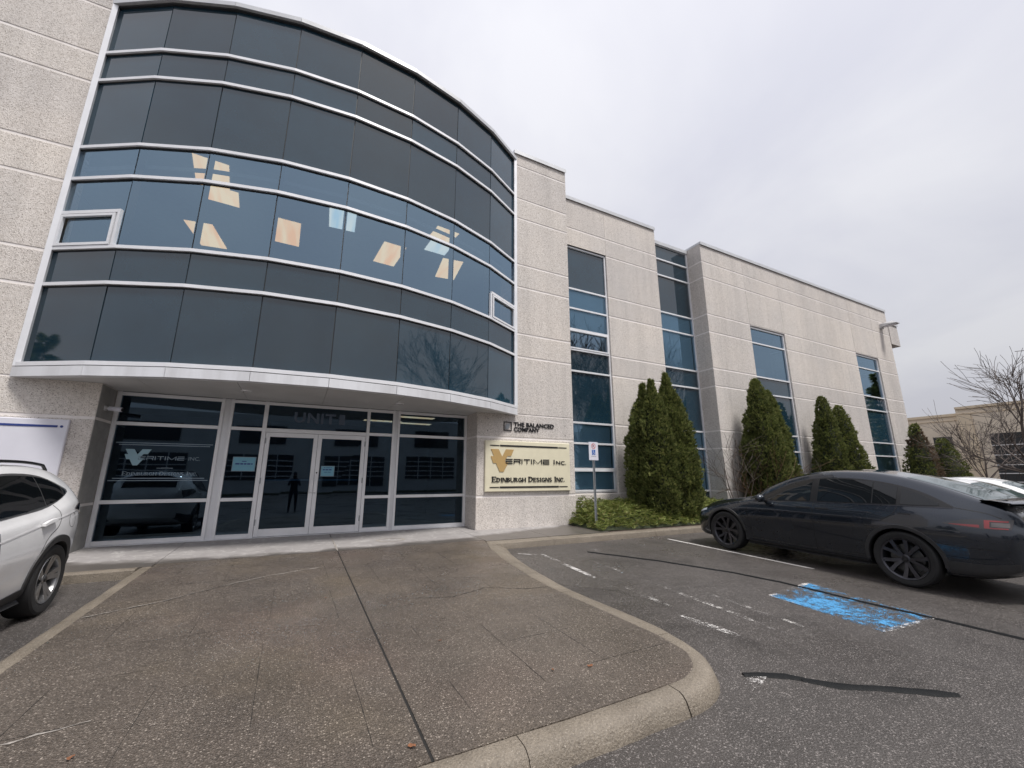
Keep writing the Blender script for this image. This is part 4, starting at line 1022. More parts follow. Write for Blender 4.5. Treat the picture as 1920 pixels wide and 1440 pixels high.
def wheel(root, x, y, r, rr, wd, sd, mat, style, rot=0.0):
    """rim mesh as the wheel, tyre / disc / hub cap below it"""
    m = M(); f = sd * wd/2
    m.lathe([(rr*.96, -f*.9), (rr*.90, -f*.5), (rr*.86, f*.2), (rr*.93, f*.86), (rr*1.0, f*.97), (rr*1.02, f*.90)], 48, 'x')
    ns = 5
    for k in range(ns):
        a = 2*pi*k/ns + rot
        for q in ((-1, 1) if style != 'plain' else (-1, 1)):
            if style == 'twin': a0, a1, w0, w1 = a + q*.13, a + q*.16, .022, .026
            else: a0, a1, w0, w1 = a + q*.13, a + q*.30, .017, .027
            def ptt(rad, ang, wv, dx): 
                ca, sa = cos(ang), sin(ang); return [(dx, rad*ca - wv*sa, rad*sa + wv*ca), (dx, rad*ca + wv*sa, rad*sa - wv*ca)]
            fi = f*.62; fo = f*.90
            p = ptt(rr*.14, a0, w0, fi); p2 = ptt(rr*.55, (a0+a1)/2, (w0+w1)/2, f*.74); p3 = ptt(rr*.95, a1, w1, fo)
            b = len(m.v)
            for pp in (p, p2, p3):
                m.v += pp; m.v += [(v[0]-sd*.045, v[1], v[2]) for v in pp]
            for i in (0, 4):
                m.f += [(b+i, b+i+1, b+i+5, b+i+4), (b+i+2, b+i+6, b+i+7, b+i+3), (b+i, b+i+4, b+i+6, b+i+2), (b+i+1, b+i+3, b+i+7, b+i+5)]; m.mi += [0]*4
    m.lathe([(.0005, f*.74), (rr*.10, f*.74), (rr*.20, f*.66), (rr*.22, f*.3)], 24, 'x')
    w = m.build('wheel', mat, root, smooth=40, recalc=True); w.location = (x, y, r)
    m = M(); h = wd/2
    m.lathe([(rr*.97, -h*.86), (rr*1.06, -h*.98), (r*.90, -h*1.02), (r*.965, -h*.92), (r*.995, -h*.70), (r, -h*.2), (r, h*.2), (r*.995, h*.70), (r*.965, h*.92), (r*.90, h*1.02), (rr*1.06, h*.98), (rr*.97, h*.86)], 56, 'x')
    m.build('tyre', MAT['tyre_rubber'], w, smooth=30)
    m = M(); m.lathe([(.0005, f*.15), (rr*.70, f*.15), (rr*.70, f*.05)], 32, 'x'); m.build('brake_disc', MAT['brake_disc'], w)
    m = M(); m.lathe([(.0005, f*.80), (rr*.11, f*.79), (rr*.13, f*.72)], 20, 'x'); m.build('hub_cap', MAT['car_trim_black'], w, smooth=40)
    return w
def mirror(c, root, u, z, mat, sd, tipmat=None):
    x = c.side(u, z)
    m = M(); rows = []
    for i in range(9):
        t_ = i/8; r = (max(0, 1-(2*t_-1)**2))**.42
        rows.append([(sd*(x + .06 + .20*t_), -u + .075*r*cos(a)*(1 if cos(a) < 0 else 1.1), z + .045 + .075*r*sin(a)) for a in [2*pi*k/14 for k in range(14)]])
    m.grid(rows, closed=True); o = m.build('mirror', mat, root, smooth=50, recalc=True)
    m = M(); m.tube([(sd*(x - .02), -u, z - .02), (sd*(x + .10), -u - .01, z + .02)], [.035, .028], 10); m.build('mirror_arm', MAT['car_trim_black'], o)
    return o
def plate(root, x, y, z, w=.30, h=.15, front=-1):
    m = M(); m.box(x - w/2, x + w/2, y - .006, y + .006, z - h/2, z + h/2); o = m.build('number_plate', MAT['plate_white'], root); return o

# ---- black liftback crossover ------------------------------------
bk_spec = dict(u=(-.905, 4.135), wr=.385,
    top=[(-.905,.66),(-.86,.74),(-.75,.82),(-.5,.93),(-.1,1.025),(.3,1.085),(.52,1.125),(.9,1.36),(1.3,1.545),(1.7,1.645),(2.1,1.682),(2.5,1.672),(2.9,1.612),(3.3,1.50),(3.65,1.365),(3.95,1.235),(4.03,1.19),(4.09,1.13),(4.135,1.02)],
    bot=[(-.905,.40),(-.85,.27),(-.6,.20),(0,.20),(2.9,.20),(3.6,.24),(3.95,.32),(4.1,.42),(4.135,.50)],
    belt=[(-.905,.62),(-.7,.74),(-.3,.86),(.1,.945),(.5,1.02),(1.0,1.06),(2.0,1.10),(3.0,1.135),(3.5,1.13),(3.9,1.06),(4.135,.94)],
    width=[(-.905,.58),(-.88,.70),(-.80,.82),(-.6,.925),(-.3,.975),(.1,.995),(1.0,.985),(2.0,.985),(2.8,1.0),(3.2,1.0),(3.6,.965),(3.9,.89),(4.05,.81),(4.135,.70)],
    rail=[(-.905,.45),(-.4,.70),(.3,.78),(.6,.76),(1.0,.70),(1.6,.655),(2.4,.655),(3.0,.67),(3.6,.70),(4.0,.72),(4.135,.60)])
bk = Car(bk_spec)
YAW_B = radians(2.0)
_ya, _xc = 6.07, 9.20
car1 = empty('black_car', (_xc, _ya, Ga(4.5) - 0.0), YAW_B, 'wet black liftback car with dark wheels parked nose in by the planting bed', 'car', 'parked cars')
car1.location.z = (Ga(6.07) + Ga(3.1))/2; car1.rotation_euler = (math.atan(SL), 0, -YAW_B); car1.location.z = Ga(6.07)
bk.body(car1, MAT['paint_black_car'], [(0, .435), (2.965, .445)])
for sd in (-1, 1):
    for ua, rw in ((0, .385), (2.965, .39)): wheel(car1, sd*(.985 - .135), -ua, rw, .285, .26, sd, MAT['rim_dark'], 'turbine', .3 + ua)
    gr_lo = [(.62,1.045),(1.2,1.085),(2.2,1.125),(3.0,1.155),(3.56,1.165)]; gr_hi = [(.64,1.06),(1.05,1.285),(1.55,1.475),(2.1,1.535),(2.7,1.495),(3.2,1.37),(3.56,1.185)]
    bk.patch(car1, 'window_surround', MAT['car_trim_black'], sd, gr_lo, gr_hi, 48, 8, .003)
    bk.patch(car1, 'window', MAT['car_glass'], sd, [(.80,1.07),(1.2,1.095),(1.70,1.118)], [(.84,1.13),(1.15,1.305),(1.45,1.425),(1.70,1.490)], 24, 8, .007)
    bk.patch(car1, 'window', MAT['car_glass'], sd, [(1.82,1.125),(2.2,1.138),(2.62,1.155)], [(1.82,1.500),(2.2,1.515),(2.62,1.488)], 20, 8, .007)
    bk.patch(car1, 'window', MAT['car_glass'], sd, [(2.64,1.156),(2.94,1.166)], [(2.64,1.486),(2.94,1.42)], 10, 8, .007)
    bk.patch(car1, 'window', MAT['car_glass'], sd, [(2.99,1.168),(3.2,1.175),(3.42,1.185)], [(2.99,1.405),(3.2,1.325),(3.42,1.215)], 12, 6, .007)
    mirror(bk, car1, .88, 1.06, MAT['paint_black_car'], sd)
    # lamps
    bk.patch(car1, 'tail_light', MAT['lamp_smoke'], sd, [(3.46,.955),(3.75,.920),(4.05,.925)], [(3.46,.965),(3.72,1.035),(4.07,1.055)], 20, 6, .006)
    bk.patch(car1, 'tail_lamp_strip', MAT['lamp_red'], sd, [(3.52,.957),(3.66,.944),(3.80,.936)], [(3.53,.963),(3.66,.968),(3.80,.972)], 10, 4, .010)
    for a_, b_, c_, d_ in ((3.84, 3.885, .932, 1.036), (3.885, 4.03, 1.018, 1.036), (3.885, 4.03, .932, .946)): bk.patch(car1, 'tail_lamp_strip', MAT['lamp_red'], sd, [(a_, c_), (b_, c_)], [(a_, d_), (b_, d_)], 8, 3, .010)
    bk.patch(car1, 'tail_lamp_lens', MAT['lamp_grey_dim'], sd, [(3.90,.955),(4.04,.955)], [(3.90,1.008),(4.04,1.008)], 6, 3, .010)
    bk.patch(car1, 'head_light', MAT['lamp_clear'], sd, [(-.83,.665),(-.72,.70),(-.52,.755)], [(-.84,.70),(-.72,.755),(-.52,.80)], 14, 5, .006)
    bk.patch(car1, 'rocker_trim', MAT['car_plastic'], sd, [(.46,.215),(1.5,.215),(2.5,.215)], [(.46,.285),(1.5,.285),(2.5,.285)], 24, 4, .014)
    bk.patch(car1, 'bumper_trim', MAT['car_plastic'], sd, [(3.44,.27),(3.8,.30),(4.05,.42)], [(3.43,.46),(3.8,.47),(4.07,.52)], 16, 4, .008)
    bk.patch(car1, 'door_handle', MAT['car_trim_black'], sd, [(1.48,.985),(1.72,.99)], [(1.48,1.01),(1.72,1.015)], 10, 3, .006)
    bk.patch(car1, 'door_handle', MAT['car_trim_black'], sd, [(1.80,.992),(2.02,.997)], [(1.80,1.017),(2.02,1.022)], 10, 3, .006)
    bk.patch(car1, 'door_handle', MAT['car_trim_black'], sd, [(2.98,1.03),(3.12,1.03)], [(2.98,1.045),(3.12,1.045)], 6, 3, .005)
bk.arch_trim(car1, 0, .425, .475, -8, 172, 'car_plastic'); bk.arch_trim(car1, 2.965, .435, .49, -8, 185, 'car_plastic')
bk.seam(car1, [(1.76,.30),(1.755,.7),(1.76,1.11)]); bk.seam(car1, [(.60,.30),(.58,.62),(.50,.86),(.56,1.0)]); bk.seam(car1, [(2.76,.92),(2.90,1.02),(2.965,1.16)]); bk.seam(car1, [(2.965,1.17),(2.955,1.42)])
bk.seam(car1, [(3.36,1.19),(3.6,1.165),(3.85,1.12),(3.98,1.06)], .008); bk.seam(car1, [(.62,1.036),(1.2,1.076),(2.2,1.116),(3.0,1.146),(3.56,1.160)], .009, 'rim_dark', 'belt_trim', o=.006); bk.seam(car1, [(.35,.94),(.9,.985),(2.2,1.01),(2.6,1.02)], .007, 'rim_dark', 'body_crease', o=.003)  # the lighter crease strip draws in the highlight along the crease
bk.seam(car1, [(3.3,.70),(3.6,.66),(4.02,.66)]); bk.seam(car1, [(.55,.33),(1.5,.335),(2.45,.35)], .012, 'car_plastic', 'body_crease', o=.004)
bk.tpatch(car1, 'windscreen', MAT['car_glass'], (.56, 1.75), lambda u: bk.R(u)*.94)
bk.tpatch(car1, 'roof_glass', MAT['car_glass'], (1.80, 2.55), lambda u: bk.R(u)*.55)
bk.tpatch(car1, 'rear_window', MAT['car_glass_clear'], (3.0, 3.86), lambda u: bk.R(u)*.86)
for u_ in (-.25,):
    bk.tpatch(car1, 'bonnet_gap', MAT['car_seam'], (.40, .43), lambda u: .80, .003)
m = M()      # raised spoiler blade
rows = []
for i in range(13):
    w = -.74 + 1.48*i/12; sag = .07*(1-(w/.74)**2); rows.append([(w, -3.80 - sag*.4, 1.292), (w, -3.90 - sag, 1.290), (w, -4.08 - sag, 1.265), (w, -4.09 - sag, 1.255), (w, -3.90 - sag, 1.268), (w, -3.80 - sag*.4, 1.276)])
m.grid(rows, closed=True); m.build('spoiler', MAT['paint_black_car'], car1, smooth=40, recalc=True)
for w in (-.45, .45):
    m = M(); m.box(w - .02, w + .02, -3.98, -3.88, 1.20, 1.295); m.build('spoiler_strut', MAT['car_trim_black'], car1)
m = M(); m.box(-.27, .27, -4.20, -4.11, .78, .80); m.build('trunk_bar', MAT['chrome'], car1)
plate(car1, 0, -4.145, .70, .31, .16)
m = M(); m.box(-.55, .55, -4.16, -4.02, .36, .44); m.build('diffuser', MAT['car_plastic'], car1)

# ---- white SUV, backed in on the left ----------------------------
sv_spec = dict(u=(-.93, 3.62), wr=.365, crease=.62,
    top=[(-.93,.74),(-.88,.86),(-.7,.95),(-.3,1.02),(.2,1.08),(.48,1.12),(.85,1.36),(1.2,1.53),(1.6,1.615),(2.0,1.64),(2.4,1.63),(2.8,1.595),(3.1,1.545),(3.25,1.49),(3.38,1.33),(3.50,1.16),(3.58,1.02),(3.62,.90)],
    bot=[(-.93,.36),(-.85,.24),(-.5,.20),(0,.22),(2.6,.22),(3.2,.28),(3.5,.36),(3.62,.46)],
    belt=[(-.93,.66),(-.6,.82),(-.2,.92),(.3,1.0),(.8,1.03),(1.6,1.06),(2.4,1.12),(2.9,1.20),(3.2,1.22),(3.4,1.13),(3.62,.84)],
    width=[(-.93,.55),(-.88,.70),(-.75,.82),(-.5,.89),(0,.92),(.8,.905),(1.8,.905),(2.4,.92),(2.8,.925),(3.1,.90),(3.35,.82),(3.5,.74),(3.58,.66),(3.62,.58)],
    rail=[(-.93,.42),(-.3,.66),(.4,.70),(.9,.65),(1.5,.615),(2.2,.615),(2.8,.60),(3.2,.58),(3.5,.62),(3.62,.50)])
sv = Car(sv_spec)
_sx, _sy = -3.23, 6.72
car2 = empty('white_suv', (_sx, _sy, Ga(_sy)), 0, 'white SUV with black arch cladding and silver wheels backed in at the left', 'car', 'parked cars')
# local origin is the front axle; the car is backed in, nose towards -Y: place so that the REAR axle sits at _sy
car2.rotation_euler = (-math.atan(SL), 0, pi); car2.location = (_sx, _sy - 2.66, Ga(_sy - 2.66))
sv.body(car2, MAT['paint_white_car'], [(0, .40), (2.66, .405)])
for sd in (-1, 1):
    for ua in (0, 2.66): wheel(car2, sd*(.92 - .125), -ua, .365, .245, .235, sd, MAT['rim_silver'], 'twin', .5)
    sv.patch(car2, 'window_surround', MAT['rim_silver'], sd, [(.52,1.045),(1.2,1.065),(2.0,1.105),(2.5,1.15),(2.98,1.285)], [(.55,1.06),(.95,1.29),(1.4,1.455),(2.0,1.515),(2.6,1.475),(2.99,1.315)], 44, 8, .003)
    sv.patch(car2, 'window', MAT['car_glass'], sd, [(.62,1.065),(1.2,1.085),(1.62,1.105)], [(.66,1.10),(.95,1.265),(1.3,1.405),(1.62,1.475)], 20, 8, .007)
    sv.patch(car2, 'window', MAT['car_glass'], sd, [(1.68,1.108),(2.1,1.130),(2.45,1.165)], [(1.68,1.482),(2.1,1.495),(2.45,1.475)], 20, 8, .007)
    sv.patch(car2, 'window', MAT['car_glass'], sd, [(2.47,1.167),(2.7,1.210),(2.93,1.285)], [(2.47,1.473),(2.7,1.43),(2.93,1.31)], 12, 8, .007)
    mirror(sv, car2, .80, 1.06, MAT['paint_white_car'], sd)
    sv.patch(car2, 'tail_light', MAT['lamp_smoke'], sd, [(3.00,1.085),(3.2,1.03),(3.50,.93)], [(3.02,1.100),(3.2,1.145),(3.48,1.115)], 16, 5, .010)
    sv.patch(car2, 'head_light', MAT['lamp_clear'], sd, [(-.84,.72),(-.6,.78),(-.3,.84)], [(-.84,.78),(-.6,.86),(-.3,.90)], 12, 5, .006)
    sv.patch(car2, 'rocker_trim', MAT['car_plastic'], sd, [(.40,.23),(1.3,.23),(2.26,.23)], [(.40,.33),(1.3,.32),(2.26,.38)], 20, 4, .010)
    sv.patch(car2, 'bumper_trim', MAT['car_plastic'], sd, [(3.05,.28),(3.3,.32),(3.56,.42)], [(3.05,.50),(3.3,.50),(3.58,.56)], 12, 4, .008)
    sv.patch(car2, 'door_handle', MAT['paint_white_car'], sd, [(2.28,.965),(2.40,.985),(2.52,1.0)], [(2.28,.99),(2.40,1.015),(2.52,1.025)], 10, 4, .038, .03)
    sv.patch(car2, 'door_handle', MAT['paint_white_car'], sd, [(1.30,.92),(1.42,.935),(1.54,.945)], [(1.30,.945),(1.42,.965),(1.54,.97)], 10, 4, .038, .03)
    m = M(); P = [( sd*(sv.R(u)*.93), -u, sv.topz(u, sv.R(u)*.93) + .045*min(1, 12*min(u-.95, 3.02-u)+.0)) for u in [.95 + 2.07*i/20 for i in range(21)]]; m.tube(P, .016, 8); m.build('roof_rail', MAT['car_trim_black'], car2, smooth=60)
sv.arch_trim(car2, 0, .385, .455, -12, 190, 'car_plastic'); sv.arch_trim(car2, 2.66, .39, .465, -14, 192, 'car_plastic')
sv.seam(car2, [(1.65,.36),(1.64,.8),(1.65,1.10)]); sv.seam(car2, [(.58,.36),(.55,.7),(.60,1.04)]); sv.seam(car2, [(2.27,.55),(2.40,.80),(2.62,.93),(2.66,1.05),(2.58,1.16)])
P = [(2.93 + .085*cos(a), .965 + .085*sin(a)) for a in [2*pi*k/24 for k in range(25)]]; sv.seam(car2, P, .005, 'car_seam', 'fuel_flap', (-1, 1))
sv.seam(car2, [(.7,.86),(1.6,.90),(2.5,1.0),(3.15,1.08)], .012, 'paint_white_car', 'body_crease', o=.006); sv.seam(car2, [(.6,.40),(1.4,.43),(2.0,.56),(2.25,.66)], .02, 'paint_white_car', 'body_crease', o=.008)
sv.tpatch(car2, 'windscreen', MAT['car_glass'], (.52, 1.32), lambda u: sv.R(u)*.95); sv.tpatch(car2, 'rear_window', MAT['car_glass'], (3.27, 3.48), lambda u: sv.R(u)*.86)
m = M(); rows = []
for i in range(11):
    w = -.58 + 1.16*i/10; s_ = .06*(1-(w/.58)**2); rows.append([(w, -3.05, 1.555 - .10*(w/.58)**4), (w, -3.34 - s_, 1.505 - .10*(w/.58)**4), (w, -3.35 - s_, 1.485 - .10*(w/.58)**4), (w, -3.18, 1.475 - .10*(w/.58)**4)])
m.grid(rows, closed=True); m.build('spoiler', MAT['paint_white_car'], car2, smooth=40, recalc=True)
plate(car2, 0, -3.63, .80)

# ---- two white sedans beyond the black car ------------------------
sd_spec = dict(u=(-.92, 3.80), wr=.33,
    top=[(-.92,.62),(-.85,.73),(-.6,.83),(0,.93),(.45,1.0),(.75,1.10),(1.1,1.30),(1.5,1.42),(1.9,1.45),(2.3,1.43),(2.7,1.34),(3.1,1.19),(3.35,1.12),(3.65,1.10),(3.74,1.02),(3.80,.90)],
    bot=[(-.92,.32),(-.8,.20),(0,.18),(2.8,.18),(3.4,.24),(3.7,.34),(3.80,.45)],
    belt=[(-.92,.56),(-.5,.72),(0,.83),(.5,.90),(1.0,.93),(2.0,.97),(3.0,1.0),(3.5,.98),(3.80,.82)],
    width=[(-.92,.55),(-.85,.70),(-.6,.84),(0,.90),(1.5,.905),(2.7,.905),(3.2,.88),(3.6,.80),(3.80,.64)],
    rail=[(-.92,.42),(0,.68),(.6,.68),(1.0,.60),(1.6,.57),(2.2,.57),(2.8,.60),(3.3,.66),(3.80,.50)])
se = Car(sd_spec)
def sedan(loc, rz, label, mat):
    r = empty('white_sedan', loc, 0, label, 'car', 'parked cars'); r.rotation_euler = (-math.atan(SL) * cos(rz) * -1, 0, rz)
    r.scale = (1, 1, 1.07)
    se.body(r, mat, [(0, .37), (2.75, .375)])
    for sd in (-1, 1):
        for ua in (0, 2.75): wheel(r, sd*(.90 - .12), -ua, .33, .22, .215, sd, MAT['rim_silver'], 'twin', .2)
        se.patch(r, 'window_surround', MAT['car_trim_black'], sd, [(.62,.945),(1.2,.965),(2.2,1.0),(2.95,1.045)], [(.66,.97),(1.0,1.14),(1.5,1.30),(2.1,1.325),(2.6,1.23),(2.96,1.06)], 36, 7, .003)
        se.patch(r, 'window', MAT['car_glass_clear'], sd, [(.78,.965),(1.2,.98),(1.62,.992)], [(.80,1.02),(1.05,1.145),(1.35,1.24),(1.62,1.29)], 18, 7, .007)
        se.patch(r, 'window', MAT['car_glass_clear'], sd, [(1.69,.995),(2.1,1.01),(2.75,1.045)], [(1.69,1.295),(2.1,1.30),(2.45,1.245),(2.75,1.13)], 18, 7, .007)
        mirror(se, r, .86, .96, mat, sd)
        se.patch(r, 'tail_light', MAT['lamp_red'], sd, [(3.4,.84),(3.72,.82)], [(3.4,.93),(3.70,.95)], 10, 4, .006)
        se.patch(r, 'head_light', MAT['lamp_clear'], sd, [(-.82,.62),(-.4,.72)], [(-.82,.68),(-.4,.79)], 10, 4, .006)
    se.seam(r, [(1.655,.30),(1.65,.7),(1.655,.99)]); se.seam(r, [(.62,.30),(.58,.6),(.64,.94)])
    se.tpatch(r, 'windscreen', MAT['car_glass_clear'], (.55, 1.30), lambda u: se.R(u)*.95); se.tpatch(r, 'rear_window', MAT['car_glass_clear'], (2.5, 3.15), lambda u: se.R(u)*.9)
    return r
def put_sedan(x, y_front, label, mat): return sedan((x, y_front, Ga(y_front)), pi, label, mat)
put_sedan(12.05, 1.95, 'white sedan just beyond the black car, mostly hidden by its tail', MAT['paint_white_car'])
put_sedan(14.8, 2.2, 'second white sedan, farthest of the parked cars, at the right edge', MAT['paint_white_car2'])
# ------------------------------------------------------------------ vegetation
def leaf_mat(name, dark, mid, light, tip=None):
    t = NT(name); r = t.geo.outputs['Random Per Island']
    c = t.ramp(r, [(0.0, dark), (.45, mid), (.85, light), (1.0, tip or light)])
    c = t.mix(.7, c, t.ramp(t.noise(1.6, 4, .6), [(.3, .62), (.7, 1.2)]), 'MULTIPLY')
    p = t.pbr(c, .65, IOR=1.35); tr = t.node('ShaderNodeBsdfTranslucent', {'Color': c}).outputs[0]
    return t.done(t.node('ShaderNodeMixShader', {0: .32, 1: p, 2: tr}).outputs[0])
leaf_mat('cedar_leaf', (.065, .085, .026), (.135, .165, .050), (.23, .25, .08), (.30, .29, .11))
leaf_mat('cedar_brown', (.09, .06, .04), (.17, .12, .08), (.26, .19, .13), (.12, .13, .05))
leaf_mat('juniper_leaf', (.075, .115, .024), (.18, .22, .055), (.32, .35, .10), (.34, .25, .13))
leaf_mat('shrub_brown', (.05, .028, .018), (.10, .055, .03), (.15, .09, .05))
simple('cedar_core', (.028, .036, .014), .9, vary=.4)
simple('bark', (.075, .058, .050), .85, vary=.35, vs=20)
simple('bark_dark', (.10, .080, .072), .85, vary=.35, vs=20)
def spray(m, p, d, L, wd, rnd, n=4):
    """a flat little fan of pointed scale-leaf sprigs"""
    d = d.normalized(); a = d.orthogonal().normalized(); a.rotate(Matrix.Rotation(rnd.uniform(0, 2*pi), 3, d)); b = d.cross(a)
    for k in range(n):
        an = (k - (n-1)/2) * .42 + rnd.uniform(-.12, .12); dd = d*cos(an) + a*sin(an); sd_ = (a*cos(an) - d*sin(an)); l = L * rnd.uniform(.7, 1.1) * (1 - .18*abs(k - (n-1)/2))
        q = p + b * rnd.uniform(-.01, .01); mid = q + dd*l*.5 + b*rnd.uniform(-.015, .015)
        m.face([q, mid + sd_*wd, q + dd*l, mid - sd_*wd])
def cedar(name, loc, H, R, seed, label, tops=((0, 0, 1.0),), mat='cedar_leaf', N=5200, group='cedars along the wall', bulge=.80, brown=0.0, pw=3.2, style='cone'):
    rnd = random.Random(seed); root = empty(name, loc, rnd.uniform(0, 6), label, 'tree', group)
    m = M(); mb = M(); core = M()
    for (ox, oy, hs) in tops:
        h = H * hs; rr = R if len(tops) == 1 else R * .72
        def prof(t_):
            if style == 'col': f_ = max(max(0.0, 1 - (t_/.90)**pw)**.62, .40*min(1.0, max(0.0, (1.0 - t_)/.28)))
            else: f_ = max(0.0, 1 - t_)**.60 * (1 + .12*sin(pi*t_))
            return rr * f_ * min(1.0, bulge + .9*t_)
        n = int(N / len(tops)); k = 0
        while k < n:
            t_ = rnd.random()**1.02; f = prof(t_)
            if rnd.random() > (f/rr)*.85 + .15: continue
            a = rnd.uniform(0, 2*pi); lump = 1 + .36*mnoise.noise(Vector((cos(a)*1.8 + seed, sin(a)*1.8, t_*h*2.0))) + .20*mnoise.noise(Vector((cos(a)*5, sin(a)*5 + seed, t_*h*4.5)))
            r = f * lump * (1 - .24*rnd.random()**2) + .02
            o = Vector((cos(a), sin(a), 0)); p = Vector((ox*(1 - .3*t_) + o.x*r, oy + o.y*r, .10 + t_*h*.97))
            d = o * rnd.uniform(.35, .95) + Vector((0, 0, rnd.uniform(.3, 1.1))) + Vector((rnd.uniform(-.35, .35), rnd.uniform(-.35, .35), 0))
            tgt = mb if brown and mnoise.noise(p*.9 + Vector((seed, 0, 0))) + .35*(1 - t_) > .55 - brown*.6 else m
            spray(tgt, p, d, rnd.uniform(.07, .15) * (1.5 if rnd.random() < .06 else 1), rnd.uniform(.012, .021), rnd); k += 1
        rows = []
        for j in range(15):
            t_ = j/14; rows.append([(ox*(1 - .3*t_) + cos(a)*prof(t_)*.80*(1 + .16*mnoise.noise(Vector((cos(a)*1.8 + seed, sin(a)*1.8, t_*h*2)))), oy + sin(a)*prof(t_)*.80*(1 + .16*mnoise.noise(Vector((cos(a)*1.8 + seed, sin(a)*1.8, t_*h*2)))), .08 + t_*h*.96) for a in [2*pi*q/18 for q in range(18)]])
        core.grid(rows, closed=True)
    m.build('crown', MAT[mat], root)
    if mb.f: mb.build('dead_foliage', MAT['cedar_brown'], root)
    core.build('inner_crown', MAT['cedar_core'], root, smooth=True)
    m = M(); m.tube([(0, 0, -.1), (.02, .01, .6), (0, .02, H*.7)], [.07, .055, .02], 8); m.build('trunk', MAT['bark'], root)
    return root
def zg(y): return G(y) + .03
cedar('cedar_shrub', (9.45, 9.2, zg(9.15)), 4.18, .74, 3, 'left of the two largest cedars, with twin tips, behind the parking sign', tops=((-.27, 0, 1.0), (.20, .08, .985)), N=15000, pw=3.4, style='col')
cedar('cedar_shrub', (10.17, 9.1, zg(9.05)), 4.48, .68, 4, 'tallest single tipped cedar beside the full height glass strip', N=12500, pw=2.6, style='col')
cedar('cedar_shrub', (14.62, 9.0, zg(9)), 4.78, .74, 5, 'taller left cedar of the second clump, right of the glass strip', N=9500)
cedar('cedar_shrub', (15.35, 9.05, zg(9)), 4.42, .70, 6, 'shorter right cedar of the second clump, next to its window strip', N=9000)
cedar('cedar_shrub', (18.95, 9.0, zg(9)), 4.52, .64, 7, 'left cedar of the third clump, with a bent tip', N=6000)
cedar('cedar_shrub', (20.15, 9.0, zg(9)), 4.22, .70, 8, 'right cedar of the third clump, wide at its base', N=6000)
cedar('cedar_shrub', (26.2, 8.7, zg(9)), 3.75, .72, 9, 'half dead brown cedar at the far corner of the building', N=3000, brown=.75)
cedar('cedar_shrub', (28.0, 8.4, zg(8)), 3.1, .85, 10, 'low green cone cedar at the far corner, right of the brown one', N=2600, bulge=1.0)
# low spreading juniper
rnd = random.Random(21); m = M(); core = M()
def jh(x, y):
    e = min((x - 6.7)/.6, (13.4 - x)/.8, (y - 8.38)/.42, 1.0)
    return max(0.0, e)**.6 * (.36 + .22*min(1, max(0, (y - 8.5)/.9)) + .20*mnoise.noise(Vector((x*1.3, y*1.3, 0))) + .07*mnoise.noise(Vector((x*4, y*4, 3))))
nn = 0
while nn < 5200:
    x = rnd.uniform(6.72, 13.3); y = rnd.uniform(8.40, 10.15)
    if x < 7.02 and y > 9.70: continue
    h = jh(x, y)
    if h < .03: continue
    nn += 1
    z = zg(y) + h * rnd.uniform(.45, 1.0); az = rnd.uniform(0, 2*pi) if rnd.random() < .55 else rnd.gauss(-pi/2, .8); el = rnd.uniform(.05, .75)
    d = Vector((cos(az)*cos(el), sin(az)*cos(el), sin(el))); L = rnd.uniform(.14, .30); p = Vector((x, y, z)) - d*L*.5; sdv = d.cross(Vector((0, 0, 1))).normalized(); upv = sdv.cross(d)
    for k in range(7):
        s_ = (k + .5)/7; q = p + d*L*s_ - upv*.03*s_*s_
        for sg in (-1, 1):
            dd = (d*.8 + sdv*sg*.75 + upv*rnd.uniform(-.15, .35)).normalized(); l = .085*(1.15 - s_)*rnd.uniform(.7, 1.2) + .02; w_ = upv*.004 + d*.009
            m.face([q, q + dd*l*.5 + w_, q + dd*l, q + dd*l*.5 - w_])
jun = tag(m.build('juniper_ground_cover', MAT['juniper_leaf']), 'low spreading green juniper filling the bed beside the entrance wall', 'shrub', None, 'stuff')
rows = [[(6.72 + 6.6*i/44, 8.40 + 1.78*j/16, zg(8.40 + 1.78*j/16) - .06 + jh(6.72 + 6.6*i/44, 8.40 + 1.78*j/16)*.62) for i in range(45)] for j in range(17)]
core.grid(rows); core.build('juniper_stems', MAT['cedar_core'], jun, smooth=True)
# bare deciduous growth
def grow(m, p, d, L, r, depth, rnd, spread, up, segs=4, minr=.004, sides=5, kids=(2, 4), horiz=0.0, twig=.55):
    pts, rad = [p.copy()], [r]; dd = d.copy()
    for i in range(segs):
        dd = (dd + Vector((rnd.uniform(-1, 1), rnd.uniform(-1, 1), rnd.uniform(-1, 1) + up)) * .16); 
        if horiz: dd.z *= (1 - horiz)
        dd.normalize(); p = p + dd * (L/segs); pts.append(p.copy()); rad.append(max(minr, r * (1 - .5*(i+1)/segs)))
    m.tube(pts, rad, sides if r > .02 else (4 if r > .008 else 3), cap=False)
    if depth <= 0: return
    for k in range(rnd.randint(*kids)):
        t_ = rnd.uniform(.25, 1.0); i = min(segs - 1, int(t_*segs)); q = pts[i].lerp(pts[i+1], t_*segs - i)
        ax = dd.orthogonal(); ax.rotate(Matrix.Rotation(rnd.uniform(0, 2*pi), 3, dd)); an = rnd.uniform(.35, spread); nd = (dd*cos(an) + ax.normalized()*sin(an)).normalized()
        grow(m, q, nd, L*rnd.uniform(twig, .82), max(minr, rad[i]*rnd.uniform(.45, .68)), depth-1, rnd, spread, up, segs, minr, sides, kids, horiz, twig)
